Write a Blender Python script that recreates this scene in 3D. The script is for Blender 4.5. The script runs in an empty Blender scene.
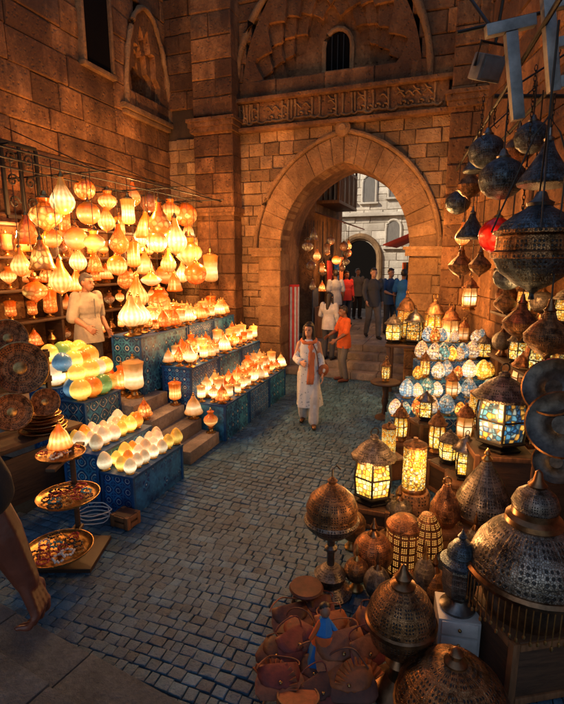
import bpy, bmesh, math, random
from mathutils import Vector, Matrix
random.seed(11)
R=math.radians; PI=math.pi
S=bpy.context.scene; COL=S.collection
F=470.0; TH=R(11); H=2.6
cT,sT=math.cos(TH),math.sin(TH)
U=random.uniform
# ------------------------------------------------------------------ projection helpers (survey of the place)
def ray(px,py):
    u=(px-282)/F; v=(352-py)/F
    return Vector((u,cT+v*sT,-sT+v*cT))
CAM=Vector((0,0,H))
def atY(px,py,Y):
    d=ray(px,py); return CAM+d*(Y/d.y)
def atZ(px,py,Z):
    d=ray(px,py); return CAM+d*((Z-H)/d.z)
def mpp(py,Y): return Y/ray(282,py).y/F
ROT=R(-20)
EA=Vector((math.sin(R(20)),math.cos(R(20)),0)); EC=Vector((-math.cos(R(20)),math.sin(R(20)),0))
P0=Vector((-1.05,6.05,0))
def D(a,c,z=0): 
    p=P0+EA*a+EC*c; p.z=z; return p
def atC(px,py,c):
    d=ray(px,py); t=(c+EC.dot(P0))/(EC.x*d.x+EC.y*d.y); return CAM+d*t, t
O=Vector((1.26,10.05,0)); EX=Vector((math.cos(ROT),math.sin(ROT),0)); EY=Vector((-math.sin(ROT),math.cos(ROT),0))
def W(w,y,z=0):
    p=O+EX*w+EY*y; p.z=z; return p
# ------------------------------------------------------------------ node helpers
def newmat(name):
    m=bpy.data.materials.new(name); m.use_nodes=True
    nt=m.node_tree; bs=nt.nodes['Principled BSDF']
    return m,nt,bs
def nd(nt,t,ins=None,**pr):
    n=nt.nodes.new(t)
    for k,v in pr.items(): setattr(n,k,v)
    if ins:
        for k,v in ins.items():
            if isinstance(v,bpy.types.NodeSocket): nt.links.new(v,n.inputs[k])
            else: n.inputs[k].default_value=v
    return n
def c4(c): return (c[0],c[1],c[2],1)
def mixc(nt,f,a,b,blend='MIX'):
    n=nt.nodes.new('ShaderNodeMix'); n.data_type='RGBA'; n.blend_type=blend
    for i,v in ((0,f),(6,a),(7,b)):
        if isinstance(v,bpy.types.NodeSocket): nt.links.new(v,n.inputs[i])
        else: n.inputs[i].default_value=(c4(v) if i>0 else v)
    return n.outputs[2]
def mth(nt,op,a,b=0.0,c=None):
    n=nt.nodes.new('ShaderNodeMath'); n.operation=op
    for i,v in enumerate((a,b) if c is None else (a,b,c)):
        if isinstance(v,bpy.types.NodeSocket): nt.links.new(v,n.inputs[i])
        else: n.inputs[i].default_value=v
    return n.outputs[0]
def ramp(nt,f,stops,interp='LINEAR'):
    n=nt.nodes.new('ShaderNodeValToRGB'); cr=n.color_ramp; cr.interpolation=interp
    while len(cr.elements)<len(stops): cr.elements.new(0.5)
    for e,(p,c) in zip(cr.elements,stops): e.position=p; e.color=c4(c)
    nt.links.new(f,n.inputs[0]); return n.outputs[0]
def bump(nt,h,bs,st=0.4,dist=0.02):
    b=nd(nt,'ShaderNodeBump',{'Height':h,'Strength':st,'Distance':dist}); nt.links.new(b.outputs[0],bs.inputs['Normal'])
def coord(nt,which='Object'):
    return nt.nodes.new('ShaderNodeTexCoord').outputs[which]
def stone(name,dark,light,scale=2.5,rough=.9,tint=.5,bst=.6,stain=None,samt=.85,pit=0):
    m,nt,bs=newmat(name); co=coord(nt)
    n1=nd(nt,'ShaderNodeTexNoise',{'Vector':co,'Scale':scale,'Detail':6,'Roughness':.65})
    n2=nd(nt,'ShaderNodeTexNoise',{'Vector':co,'Scale':scale*9,'Detail':5,'Roughness':.75})
    f=mth(nt,'ADD',mth(nt,'MULTIPLY',n1.outputs['Fac'],.6),mth(nt,'MULTIPLY',n2.outputs['Fac'],.4))
    col=ramp(nt,f,[(.34,dark),(.52,[(a+b)/2 for a,b in zip(dark,light)]),(.66,light)])
    at=nd(nt,'ShaderNodeAttribute',attribute_name='tint')
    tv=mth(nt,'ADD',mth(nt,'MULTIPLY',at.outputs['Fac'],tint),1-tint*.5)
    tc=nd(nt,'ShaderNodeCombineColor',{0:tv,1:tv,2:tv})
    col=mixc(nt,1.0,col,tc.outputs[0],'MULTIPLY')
    mp=nd(nt,'ShaderNodeMapping',{'Vector':co,'Scale':(1,1,.45)})
    n3=nd(nt,'ShaderNodeTexNoise',{'Vector':mp.outputs[0],'Scale':.9,'Detail':7,'Roughness':.7})
    sf=ramp(nt,n3.outputs['Fac'],[(.38,(0,0,0)),(.58,(samt,)*3)])
    col=mixc(nt,sf,col,stain or [x*.45 for x in dark])
    nt.links.new(col,bs.inputs['Base Color'])
    if rough<.6:
        nt.links.new(mth(nt,'ADD',mth(nt,'MULTIPLY',n2.outputs['Fac'],.45),rough-.22),bs.inputs['Roughness'])
    else: bs.inputs['Roughness'].default_value=rough
    hgt=mth(nt,'ADD',n2.outputs['Fac'],mth(nt,'MULTIPLY',n1.outputs['Fac'],.8))
    if pit:
        vo=nd(nt,'ShaderNodeTexVoronoi',{'Vector':co,'Scale':scale*7,'Randomness':1})
        k=nd(nt,'ShaderNodeMapRange',{0:vo.outputs['Distance'],1:.05,2:.3,3:-pit,4:0}); hgt=mth(nt,'ADD',hgt,k.outputs[0])
    bump(nt,hgt,bs,bst,.035); return m
def simple(name,col,rough=.7,metal=0,var=.3,scale=8,bst=.2,stretch=(1,1,1),spec=None):
    m,nt,bs=newmat(name); co=coord(nt)
    mp=nd(nt,'ShaderNodeMapping',{'Vector':co,'Scale':stretch})
    n1=nd(nt,'ShaderNodeTexNoise',{'Vector':mp.outputs[0],'Scale':scale,'Detail':6,'Roughness':.65})
    c=ramp(nt,n1.outputs['Fac'],[(.3,[x*(1-var) for x in col]),(.7,[min(1,x*(1+var)) for x in col])])
    oi=nt.nodes.new('ShaderNodeObjectInfo')
    k=mth(nt,'ADD',mth(nt,'MULTIPLY',oi.outputs['Random'],.4),.8)
    kc=nd(nt,'ShaderNodeCombineColor',{0:k,1:k,2:k})
    c=mixc(nt,1.0,c,kc.outputs[0],'MULTIPLY')
    nt.links.new(c,bs.inputs['Base Color']); bs.inputs['Metallic'].default_value=metal
    r=mth(nt,'ADD',mth(nt,'MULTIPLY',n1.outputs['Fac'],.3),rough-.15); nt.links.new(r,bs.inputs['Roughness'])
    if spec is not None: bs.inputs['Specular IOR Level'].default_value=spec
    bump(nt,n1.outputs['Fac'],bs,bst,.01); return m
def noemit(m):
    try: m.cycles.emission_sampling='NONE'
    except Exception: pass
def glow(name,col,edge,strength,pattern=0,N=10,rib=14,floor=.15):
    """lit blown glass: hottest round the bulb, deeper colour toward the ends, faint moulded ribs"""
    m,nt,bs=newmat(name); g=nd(nt,'ShaderNodeSeparateXYZ',{0:coord(nt,'Generated')})
    oi=nt.nodes.new('ShaderNodeObjectInfo')
    d=mth(nt,'ABSOLUTE',mth(nt,'SUBTRACT',g.outputs[2],.38))
    n1=nd(nt,'ShaderNodeTexNoise',{'Vector':coord(nt,'Object'),'Scale':9,'Detail':4})
    f=mth(nt,'SUBTRACT',mth(nt,'ADD',.80,mth(nt,'MULTIPLY',n1.outputs['Fac'],.55)),mth(nt,'MULTIPLY',d,2.4))
    f=mth(nt,'MAXIMUM',f,floor)
    suv=nd(nt,'ShaderNodeSeparateXYZ',{0:coord(nt,'UV')})
    if rib:
        amp=mth(nt,'MULTIPLY',mth(nt,'GREATER_THAN',oi.outputs['Random'],.5),.15)
        rb=mth(nt,'ADD',mth(nt,'MULTIPLY',mth(nt,'SINE',mth(nt,'MULTIPLY',suv.outputs[0],2*PI*rib)),amp),.90)
        bd=mth(nt,'ADD',mth(nt,'MULTIPLY',mth(nt,'SINE',mth(nt,'MULTIPLY',suv.outputs[1],70.)),.07),.93)
        f=mth(nt,'MULTIPLY',f,mth(nt,'MULTIPLY',rb,bd))
    c=ramp(nt,f,[(.1,edge),(.66,[(a+b)/2 for a,b in zip(col,edge)]),(1,col)])
    st=mth(nt,'MULTIPLY',mth(nt,'MULTIPLY',f,strength),mth(nt,'ADD',mth(nt,'MULTIPLY',oi.outputs['Random'],1.2),.38))
    if pattern:
        uv=nd(nt,'ShaderNodeMapping',{'Vector':coord(nt,'UV'),'Scale':(N,N,1)})
        vo=nd(nt,'ShaderNodeTexVoronoi',{'Vector':uv.outputs[0],'Scale':1,'Randomness':.7},feature='DISTANCE_TO_EDGE')
        k=nd(nt,'ShaderNodeMapRange',{0:vo.outputs['Distance'],1:.03,2:.2,3:.25,4:1.0})
        st=mth(nt,'MULTIPLY',st,k.outputs[0])
    bs.inputs['Base Color'].default_value=c4([x*.6 for x in edge]); bs.inputs['Roughness'].default_value=.25
    nt.links.new(c,bs.inputs['Emission Color']); nt.links.new(st,bs.inputs['Emission Strength']); noemit(m); return m
def mosaic(name,cols,N,strength,line=.07):
    m,nt,bs=newmat(name); oi=nt.nodes.new('ShaderNodeObjectInfo')
    off=nd(nt,'ShaderNodeCombineXYZ',{0:0.0,1:0.0,2:mth(nt,'MULTIPLY',oi.outputs['Random'],40.)})
    uv=nd(nt,'ShaderNodeMapping',{'Vector':coord(nt,'UV'),'Scale':(N,N,1)})
    vec=nd(nt,'ShaderNodeVectorMath',{0:uv.outputs[0],1:off.outputs[0]},operation='ADD')
    v1=nd(nt,'ShaderNodeTexVoronoi',{'Vector':vec.outputs[0],'Scale':1,'Randomness':.55})
    v2=nd(nt,'ShaderNodeTexVoronoi',{'Vector':vec.outputs[0],'Scale':1,'Randomness':.55},feature='DISTANCE_TO_EDGE')
    sp=nd(nt,'ShaderNodeSeparateColor',{0:v1.outputs['Color']})
    c=ramp(nt,sp.outputs[0],[(i/len(cols),x) for i,x in enumerate(cols)],'CONSTANT')
    k=nd(nt,'ShaderNodeMapRange',{0:v2.outputs['Distance'],1:line*.4,2:line*1.6,3:.14,4:1.0})
    g=nd(nt,'ShaderNodeSeparateXYZ',{0:coord(nt,'Generated')})
    d=mth(nt,'SUBTRACT',1.2,mth(nt,'MULTIPLY',mth(nt,'ABSOLUTE',mth(nt,'SUBTRACT',g.outputs[2],.38)),1.7))
    st=mth(nt,'MULTIPLY',mth(nt,'MULTIPLY',mth(nt,'MULTIPLY',k.outputs[0],d),strength),mth(nt,'ADD',mth(nt,'MULTIPLY',oi.outputs['Random'],1.1),.4))
    b=mixc(nt,k.outputs[0],(.02,.015,.01),c)
    nt.links.new(b,bs.inputs['Base Color']); nt.links.new(c,bs.inputs['Emission Color']); nt.links.new(st,bs.inputs['Emission Strength'])
    bs.inputs['Roughness'].default_value=.22; bump(nt,k.outputs[0],bs,.3,.004); noemit(m); return m
def perf(name,col,N,hole=.3,glowc=None,gs=0,rough=.33,metal=.92,rnd=.0):
    """pierced and chased sheet metal"""
    m,nt,bs=newmat(name)
    uv=nd(nt,'ShaderNodeMapping',{'Vector':coord(nt,'UV'),'Scale':(N,N,1)})
    v1=nd(nt,'ShaderNodeTexVoronoi',{'Vector':uv.outputs[0],'Scale':1,'Randomness':rnd})
    big=nd(nt,'ShaderNodeMapping',{'Vector':coord(nt,'UV'),'Scale':(N/4,N/4,1)})
    v2=nd(nt,'ShaderNodeTexVoronoi',{'Vector':big.outputs[0],'Scale':1,'Randomness':0},feature='DISTANCE_TO_EDGE')
    v3=nd(nt,'ShaderNodeTexVoronoi',{'Vector':uv.outputs[0],'Scale':2.2,'Randomness':.9},feature='DISTANCE_TO_EDGE')
    holes=nd(nt,'ShaderNodeMapRange',{0:v1.outputs['Distance'],1:hole*.75,2:hole,3:1,4:0}).outputs[0]
    keep=nd(nt,'ShaderNodeMapRange',{0:v2.outputs['Distance'],1:.06,2:.1,3:0,4:1}).outputs[0]
    eng=nd(nt,'ShaderNodeMapRange',{0:v3.outputs['Distance'],1:.02,2:.10,3:0,4:1}).outputs[0]
    hm=mth(nt,'MULTIPLY',holes,keep)
    n1=nd(nt,'ShaderNodeTexNoise',{'Vector':coord(nt,'Object'),'Scale':9,'Detail':7,'Roughness':.7})
    c=ramp(nt,n1.outputs['Fac'],[(.36,[x*.18 for x in col]),(.52,col),(.72,[min(1,x*1.9) for x in col])])
    ek=mth(nt,'ADD',mth(nt,'MULTIPLY',eng,.55),.45); ec=nd(nt,'ShaderNodeCombineColor',{0:ek,1:ek,2:ek})
    c=mixc(nt,1.0,c,ec.outputs[0],'MULTIPLY')
    c=mixc(nt,hm,c,(.006,.004,.003)); nt.links.new(c,bs.inputs['Base Color'])
    nt.links.new(mth(nt,'MULTIPLY',mth(nt,'SUBTRACT',1.0,hm),metal),bs.inputs['Metallic'])
    nt.links.new(mth(nt,'ADD',mth(nt,'MULTIPLY',n1.outputs['Fac'],.5),rough-.2),bs.inputs['Roughness'])
    hgt=mth(nt,'ADD',mth(nt,'SUBTRACT',mth(nt,'MULTIPLY',keep,.4),hm),mth(nt,'MULTIPLY',n1.outputs['Fac'],.5)); hgt=mth(nt,'ADD',hgt,mth(nt,'MULTIPLY',eng,.35)); bump(nt,hgt,bs,.65,.006)
    if glowc:
        bs.inputs['Emission Color'].default_value=c4(glowc)
        nt.links.new(mth(nt,'MULTIPLY',hm,gs),bs.inputs['Emission Strength']); noemit(m)
    return m
def tiles(name,base,mot,light,sc=9):
    """painted ornament: rows of rosettes and stars on a deep blue ground"""
    m,nt,bs=newmat(name); co=coord(nt)
    v1=nd(nt,'ShaderNodeTexVoronoi',{'Vector':co,'Scale':sc,'Randomness':.06})
    v2=nd(nt,'ShaderNodeTexVoronoi',{'Vector':co,'Scale':sc*2,'Randomness':.06})
    v3=nd(nt,'ShaderNodeTexVoronoi',{'Vector':co,'Scale':sc,'Randomness':.06},feature='DISTANCE_TO_EDGE')
    n1=nd(nt,'ShaderNodeTexNoise',{'Vector':co,'Scale':6,'Detail':6,'Roughness':.7})
    dd=mth(nt,'ADD',v1.outputs['Distance'],mth(nt,'MULTIPLY',v2.outputs['Distance'],.22))
    c=ramp(nt,dd,[(.0,light),(.17,base),(.27,mot),(.34,base),(.44,light),(.49,base),(.6,mot),(.68,base)],'CONSTANT')
    k=nd(nt,'ShaderNodeMapRange',{0:v3.outputs['Distance'],1:.03,2:.06,3:.8,4:0})
    c=mixc(nt,k.outputs[0],c,mot)
    wear=ramp(nt,n1.outputs['Fac'],[(.42,(0,0,0)),(.66,(.85,.85,.85))])
    c=mixc(nt,wear,c,[x*.45 for x in base])
    nt.links.new(c,bs.inputs['Base Color']); bs.inputs['Roughness'].default_value=.45; bump(nt,mth(nt,'ADD',dd,n1.outputs['Fac']),bs,.25,.008); return m
# ------------------------------------------------------------------ materials
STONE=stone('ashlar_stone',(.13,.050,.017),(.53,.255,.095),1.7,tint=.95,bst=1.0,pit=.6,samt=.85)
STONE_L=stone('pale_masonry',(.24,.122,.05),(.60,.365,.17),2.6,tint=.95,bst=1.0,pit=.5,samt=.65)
RINGM=stone('arch_stone',(.21,.105,.041),(.56,.32,.14),2.3,tint=.45,bst=.95,pit=.4,samt=.7)
FARM=stone('far_limestone',(.46,.39,.30),(.76,.67,.55),1.5,tint=.35,stain=(.30,.24,.18),samt=.6)
STEPM=stone('step_stone',(.17,.14,.115),(.42,.36,.30),3,tint=.45,samt=.6)
LEDGEM=stone('ledge_stone',(.045,.066,.082),(.165,.21,.24),3.5,tint=.3)
MORTAR=stone('mortar',(.05,.028,.014),(.12,.07,.035),6,tint=0)
COBB=stone('cobble_stone',(.022,.080,.135),(.095,.245,.38),6,rough=.32,tint=.85,bst=.5,stain=(.018,.055,.088),samt=.6)
GROUT=stone('cobble_grit',(.014,.034,.052),(.04,.08,.115),20,tint=0)
IRON=simple('blackened_iron',(.02,.018,.016),.55,.5,.4)
STEEL=simple('weathered_steel',(.22,.23,.235),.55,.5,.5,7,.4)
WOOD=simple('dark_wood',(.055,.026,.012),.6,0,.5,6,.3,(1,1,8))
WOOD2=simple('warm_wood',(.16,.07,.027),.55,0,.5,5,.3,(6,1,1))
BRASS=simple('aged_brass',(.46,.27,.095),.33,.92,.65,9)
BRONZE=simple('dark_bronze',(.20,.105,.05),.34,.9,.65,9)
GUN=simple('gunmetal',(.15,.14,.13),.34,.9,.55,9)
LEATH=[simple('leather_%s'%n,c,.6,0,.5,14,.5) for n,c in (('tan',(.25,.075,.026)),('brown',(.10,.030,.014)),('orange',(.36,.095,.022)),('oxblood',(.16,.026,.015)))]
TILE=tiles('blue_painted_panel',(.004,.036,.19),(.03,.20,.46),(.42,.60,.70),8)
TILE2=tiles('deep_blue_painted_panel',(.005,.055,.175),(.045,.27,.46),(.50,.58,.53),6)
TOPB=simple('blue_top_board',(.008,.065,.19),.5,0,.4)
WHITEP=simple('white_painted_wood',(.55,.53,.49),.5,0,.25,5,.2)
SKIN=simple('skin_light',(.44,.24,.16),.5,0,.08,6,.05)
SKIN2=simple('skin_tan',(.24,.11,.06),.5,0,.1,6,.05)
SKIN3=simple('skin_brown',(.115,.030,.016),.42,0,.3,16,.3)
HAIR=simple('dark_hair',(.018,.012,.009),.5,0,.4,40,.4)
GREYHAIR=simple('grey_hair',(.045,.04,.037),.6,0,.4,40,.4)
def cloth(n,c): return simple('cloth_'+n,c,.9,0,.22,9,.5)
CREAM=cloth('cream',(.52,.53,.52)); PEACH=cloth('peach',(.62,.19,.07)); BEIGE=cloth('beige_shirting',(.34,.30,.235)); BLACK=cloth('black',(.012,.012,.014))
DARKC=cloth('charcoal',(.045,.05,.06)); NAVY=cloth('navy',(.04,.09,.20)); DENIM=cloth('denim',(.05,.20,.44)); ORANGEC=cloth('orange',(.60,.11,.02)); WHITEC=cloth('white',(.46,.46,.46)); GREYC=cloth('grey',(.11,.105,.10)); REDC=cloth('red',(.45,.03,.025)); SKYB=cloth('sky_blue',(.03,.19,.50))
def printed():
    m,nt,bs=newmat('printed_pale_cloth'); co=coord(nt)
    v=nd(nt,'ShaderNodeTexVoronoi',{'Vector':co,'Scale':20,'Randomness':1}); n=nd(nt,'ShaderNodeTexNoise',{'Vector':co,'Scale':6,'Detail':4})
    k=nd(nt,'ShaderNodeMapRange',{0:mth(nt,'ADD',v.outputs['Distance'],mth(nt,'MULTIPLY',n.outputs['Fac'],.4)),1:.42,2:.5,3:.8,4:0})
    c=mixc(nt,k.outputs[0],(.54,.60,.64),(.20,.27,.33)); nt.links.new(c,bs.inputs['Base Color']); bs.inputs['Roughness'].default_value=.9; bump(nt,n.outputs['Fac'],bs,.5,.03); return m
PRINT=printed()
DARKIN=simple('painted_interior_shade',(.004,.003,.0025),.95,0,.2,spec=.1)  # near-black colour on flat sheets stands for the shade inside openings
G_AMB=glow('amber_glass',(1,.62,.18),(1,.19,.013),2.0)
G_CRM=glow('cream_glass',(1,.78,.36),(1,.32,.045),2.25)
G_HON=glow('honey_crackle_glass',(1,.58,.13),(.95,.16,.01),2.3,1,12)
G_DIM=glow('smoked_glass',(.9,.48,.16),(.35,.12,.04),.6,1,8)
G_RED=glow('red_glass',(1,.05,.012),(.6,.01,.004),2.2,1,9)
G_WHT=glow('milk_glass',(1,.84,.48),(1,.44,.10),2.3)
SM={'yellow':glow('yellow_globe_glass',(1,.74,.16),(1,.45,.04),1.5,0,18,0,.35),'cream':glow('cream_globe_glass',(1,.86,.54),(1,.60,.26),1.25,0,18,0,.35),'green':glow('green_globe_glass',(.50,.74,.22),(.22,.42,.08),.7,0,18,0,.35),'orange':glow('orange_globe_glass',(1,.46,.06),(1,.22,.01),1.4,0,18,0,.35),'blue':glow('blue_globe_glass',(.30,.55,.72),(.08,.24,.42),.5,0,18,0,.35)}
MOS={'yellow':mosaic('mosaic_yellow',[(1,.62,.08),(1,.42,.04),(1,.75,.2),(.9,.3,.02)],14,1.5),
 'white':mosaic('mosaic_white',[(.95,.85,.62),(1,.78,.45),(.8,.75,.66),(1,.66,.3)],16,.8),
 'blue':mosaic('mosaic_blue',[(.16,.38,.58),(.40,.60,.70),(.80,.78,.66),(.25,.46,.62)],16,.55),
 'turquoise':mosaic('mosaic_turquoise',[(.15,.45,.46),(.40,.62,.58),(.78,.74,.55),(.10,.34,.38)],15,.55),
 'orange':mosaic('mosaic_orange',[(1,.30,.04),(1,.5,.1),(.85,.16,.02),(1,.66,.2)],14,1.2)}
PANE_Y=mosaic('amber_lantern_pane',[(1,.58,.07),(1,.72,.2),(1,.42,.04),(.95,.8,.35)],26,1.5,.10)
PANE_B=mosaic('blue_amber_lantern_pane',[(1,.55,.10),(.06,.24,.42),(.14,.40,.55),(1,.5,.08),(.04,.15,.32),(.5,.6,.5)],30,.62,.13)
PF_BRZ=perf('pierced_bronze',(.31,.155,.068),64,.34)
PF_GUN=perf('pierced_silvered_metal',(.24,.205,.17),60,.34)
PF_BLUE=perf('pierced_blued_metal',(.10,.135,.17),52,.36)
PF_LIT=perf('pierced_copper_lit',(.30,.13,.055),56,.36,(1,.42,.08),.9)
PF_CU=perf('pierced_copper',(.42,.18,.075),64,.32)
BASK=perf('woven_cane',(.26,.12,.05),30,.3,metal=0,rough=.6)
# ------------------------------------------------------------------ mesh builder
class MB:
    def __init__(s): s.v=[];s.f=[];s.t=[];s.uv=[]
    def V(s,p): s.v.append((p[0],p[1],p[2])); return len(s.v)-1
    def face(s,idx,tint=0.5,uv=None): s.f.append(tuple(idx)); s.t.append(tint); s.uv.append(uv)
    def box(s,c,d,rz=0,tint=.5,m=None):
        ca,sa=math.cos(rz),math.sin(rz); ix=[]
        for sx,sy,sz in ((-1,-1,-1),(1,-1,-1),(1,1,-1),(-1,1,-1),(-1,-1,1),(1,-1,1),(1,1,1),(-1,1,1)):
            x,y,z=sx*d[0]/2,sy*d[1]/2,sz*d[2]/2
            p=Vector((x*ca-y*sa,x*sa+y*ca,z))
            if m is not None: p=m@Vector((x,y,z))
            ix.append(s.V(p+Vector(c)))
        for q in ((3,2,1,0),(4,5,6,7),(0,1,5,4),(1,2,6,5),(2,3,7,6),(3,0,4,7)): s.face([ix[k] for k in q],tint)
        return s
    def block(s,pts,yf,yb,ch=.012,tint=.5,jit=.006):
        """polygon in x,z with a worn, chamfered front at y=yf"""
        pts=[(p[0]+U(-jit,jit)*.4,p[1]+U(-jit,jit)*.4) for p in pts]
        n=len(pts); cx=sum(p[0] for p in pts)/n; cz=sum(p[1] for p in pts)/n
        def ins(p,d):
            dx,dz=p[0]-cx,p[1]-cz
            return (p[0]-math.copysign(min(d,abs(dx)*.5),dx),p[1]-math.copysign(min(d,abs(dz)*.5),dz))
        r0=[s.V((p[0],yb,p[1])) for p in pts]; r1=[s.V((p[0],yf+ch,p[1])) for p in pts]
        r2=[]
        for p in pts:
            q=ins(p,ch*U(.5,1.9)); r2.append(s.V((q[0],yf+U(-jit,jit),q[1])))
        for i in range(n):
            j=(i+1)%n; s.face((r0[i],r0[j],r1[j],r1[i]),tint); s.face((r1[i],r1[j],r2[j],r2[i]),tint)
        s.face(r2,tint); return s
    def lathe(s,prof,n=20,c=(0,0,0),m=None,fold=None,a0=0):
        rm=max(p[0] for p in prof) or 1; L=0; rows=[]; vs=[]
        for i,(r,z) in enumerate(prof):
            if i: L+=math.hypot(r-prof[i-1][0],z-prof[i-1][1])
            vs.append(L/(2*PI*rm)); row=[]
            if r<=1e-6:
                p=Vector((0,0,z)); p=m@p if m is not None else p; row=[s.V(p+Vector(c))]*n
            else:
                for k in range(n):
                    a=a0+2*PI*k/n; rr=r*(1+(fold(a,z) if fold else 0))
                    p=Vector((rr*math.cos(a),rr*math.sin(a),z)); p=m@p if m is not None else p
                    row.append(s.V(p+Vector(c)))
            rows.append(row)
        for i in range(len(prof)-1):
            for k in range(n):
                j=(k+1)%n; q=[rows[i][k],rows[i][j],rows[i+1][j],rows[i+1][k]]
                uv=[(k/n,vs[i]),((k+1)/n,vs[i]),((k+1)/n,vs[i+1]),(k/n,vs[i+1])]
                qq=[];uu=[]
                for a,b in zip(q,uv):
                    if a not in qq: qq.append(a);uu.append(b)
                if len(qq)>2: s.face(qq,.5,uu)
        return s
    def tube(s,pts,r,n=6,closed=False):
        pts=[Vector(p) for p in pts]; rows=[]; N=len(pts)
        rr=r if isinstance(r,(list,tuple)) else [r]*N
        for i,p in enumerate(pts):
            if closed: t=pts[(i+1)%N]-pts[i-1]
            else: t=pts[min(i+1,N-1)]-pts[max(i-1,0)]
            t.normalize(); up=Vector((0,0,1)) if abs(t.z)<.9 else Vector((1,0,0))
            a=t.cross(up).normalized(); b=t.cross(a)
            rows.append([s.V(p+(a*math.cos(2*PI*k/n)+b*math.sin(2*PI*k/n))*rr[i]) for k in range(n)])
        for i in range(N if closed else N-1):
            A=rows[i];B=rows[(i+1)%N]
            for k in range(n): s.face((A[k],A[(k+1)%n],B[(k+1)%n],B[k]))
        if not closed: s.face(rows[0][::-1]); s.face(rows[-1])
        return s
    def capsule(s,a,b,ra,rb,n=10):
        a=Vector(a);b=Vector(b);t=(b-a); L=t.length or 1e-4; t=t/L
        up=Vector((0,0,1)) if abs(t.z)<.9 else Vector((1,0,0)); x=t.cross(up).normalized(); y=t.cross(x)
        m=Matrix((x,y,t)).transposed(); pr=[(0,-ra)]
        for k in (30,60): pr.append((ra*math.sin(R(k)),-ra*math.cos(R(k))))
        pr+=[(ra,0),(rb,L)]
        for k in (60,30): pr.append((rb*math.sin(R(k)),L+rb*math.cos(R(k))))
        pr.append((0,L+rb)); s.lathe(pr,n,a,m); return s
    def ell(s,c,r,m=None,n=12,k=8):
        sc=Matrix.Diagonal(Vector(r)); mm=(m@sc) if m is not None else sc
        pr=[(math.sin(PI*i/k),-math.cos(PI*i/k)) for i in range(k+1)]; pr[0]=(0,-1);pr[-1]=(0,1)
        s.lathe(pr,n,c,mm); return s
    def loft(s,rings,n=28):
        """rings: (cx,cy,z,rx,ry,foldamp)"""
        rows=[]
        for (cx,cy,z,rx,ry,fa) in rings:
            row=[]
            for k in range(n):
                a=2*PI*k/n; q=1+fa*(math.sin(a*5+z*2)+.6*math.sin(a*9-z*3))
                row.append(s.V((cx+rx*q*math.cos(a),cy+ry*q*math.sin(a),z)))
            rows.append(row)
        for i in range(len(rows)-1):
            for k in range(n): s.face((rows[i][k],rows[i][(k+1)%n],rows[i+1][(k+1)%n],rows[i+1][k]))
        return s
def mesh(mb,name,mat,smooth=True,bevel=0,ang=38):
    me=bpy.data.meshes.new(name); me.from_pydata(mb.v,[],mb.f)
    a=me.attributes.new('tint','FLOAT','FACE'); a.data.foreach_set('value',mb.t)
    if any(u for u in mb.uv):
        ul=me.uv_layers.new(name='UVMap'); fl=[]
        for f,u in zip(mb.f,mb.uv):
            for i in range(len(f)): fl+= list(u[i]) if u else [0,0]
        ul.data.foreach_set('uv',fl)
    bm=bmesh.new(); bm.from_mesh(me)
    bmesh.ops.recalc_face_normals(bm,faces=bm.faces)
    if bevel: bmesh.ops.bevel(bm,geom=list(bm.edges),offset=bevel,segments=2,affect='EDGES',profile=.6)
    bm.to_mesh(me); bm.free()
    me.materials.append(mat)
    me.polygons.foreach_set('use_smooth',[smooth]*len(me.polygons))
    if smooth: me.set_sharp_from_angle(angle=R(ang))
    me.update(); return me
def remesh(mb,vox,name,mat,it=3):
    me=bpy.data.meshes.new('tmp'); me.from_pydata(mb.v,[],mb.f)
    bm=bmesh.new(); bm.from_mesh(me); bmesh.ops.recalc_face_normals(bm,faces=bm.faces); bm.to_mesh(me); bm.free()
    o=bpy.data.objects.new('tmp',me); COL.objects.link(o)
    r=o.modifiers.new('r','REMESH'); r.mode='VOXEL'; r.voxel_size=vox
    sm=o.modifiers.new('s','SMOOTH'); sm.iterations=it; sm.factor=.5
    dg=bpy.context.evaluated_depsgraph_get()
    out=bpy.data.meshes.new_from_object(o.evaluated_get(dg)); out.name=name
    bpy.data.objects.remove(o); bpy.data.meshes.remove(me)
    out.materials.clear(); out.materials.append(mat)
    out.polygons.foreach_set('use_smooth',[True]*len(out.polygons)); return out
def ob(name,me,parent=None):
    o=bpy.data.objects.new(name,me); COL.objects.link(o); o.parent=parent; return o
def tag(o,label=None,cat=None,group=None,kind=None):
    for k,v in (('label',label),('category',cat),('group',group),('kind',kind)):
        if v: o[k]=v
    return o
def thing(name,label,cat,loc=(0,0,0),rz=0,group=None,s=1,tilt=(0,0)):
    o=bpy.data.objects.new(name,None); COL.objects.link(o); o.empty_display_size=.1
    o.location=loc; o.rotation_euler=(tilt[0],tilt[1],rz); o.scale=(s,s,s)
    return tag(o,label,cat,group)
PROTO={}
def proto(key,*parts):
    L=[]
    for p in parts:
        nm,mb,mat=p[:3]; sm=p[3] if len(p)>3 else True; bv=p[4] if len(p)>4 else 0; pa=p[5] if len(p)>5 else None
        L.append((nm,mesh(mb,nm,mat,sm,bv),pa))
    PROTO[key]=L
def put(key,name,label,cat,loc,rz=0,s=1,group=None,tilt=(0,0)):
    r=thing(name,label,cat,loc,rz,group,s,tilt); made=[]
    for nm,me,pa in PROTO[key]: made.append(ob(nm,me,r if pa is None else made[pa]))
    return r
ORD=['first','second','third','fourth','fifth','sixth','seventh','eighth','ninth','tenth','eleventh','twelfth','thirteenth','fourteenth','fifteenth','sixteenth','seventeenth','eighteenth']
def light(loc,w,col=(1,.46,.14),r=.06):
    l=bpy.data.lights.new('lamp_light','POINT'); l.energy=w; l.color=col; l.shadow_soft_size=r
    o=bpy.data.objects.new('lamp_light',l); COL.objects.link(o); o.location=loc; return o
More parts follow.
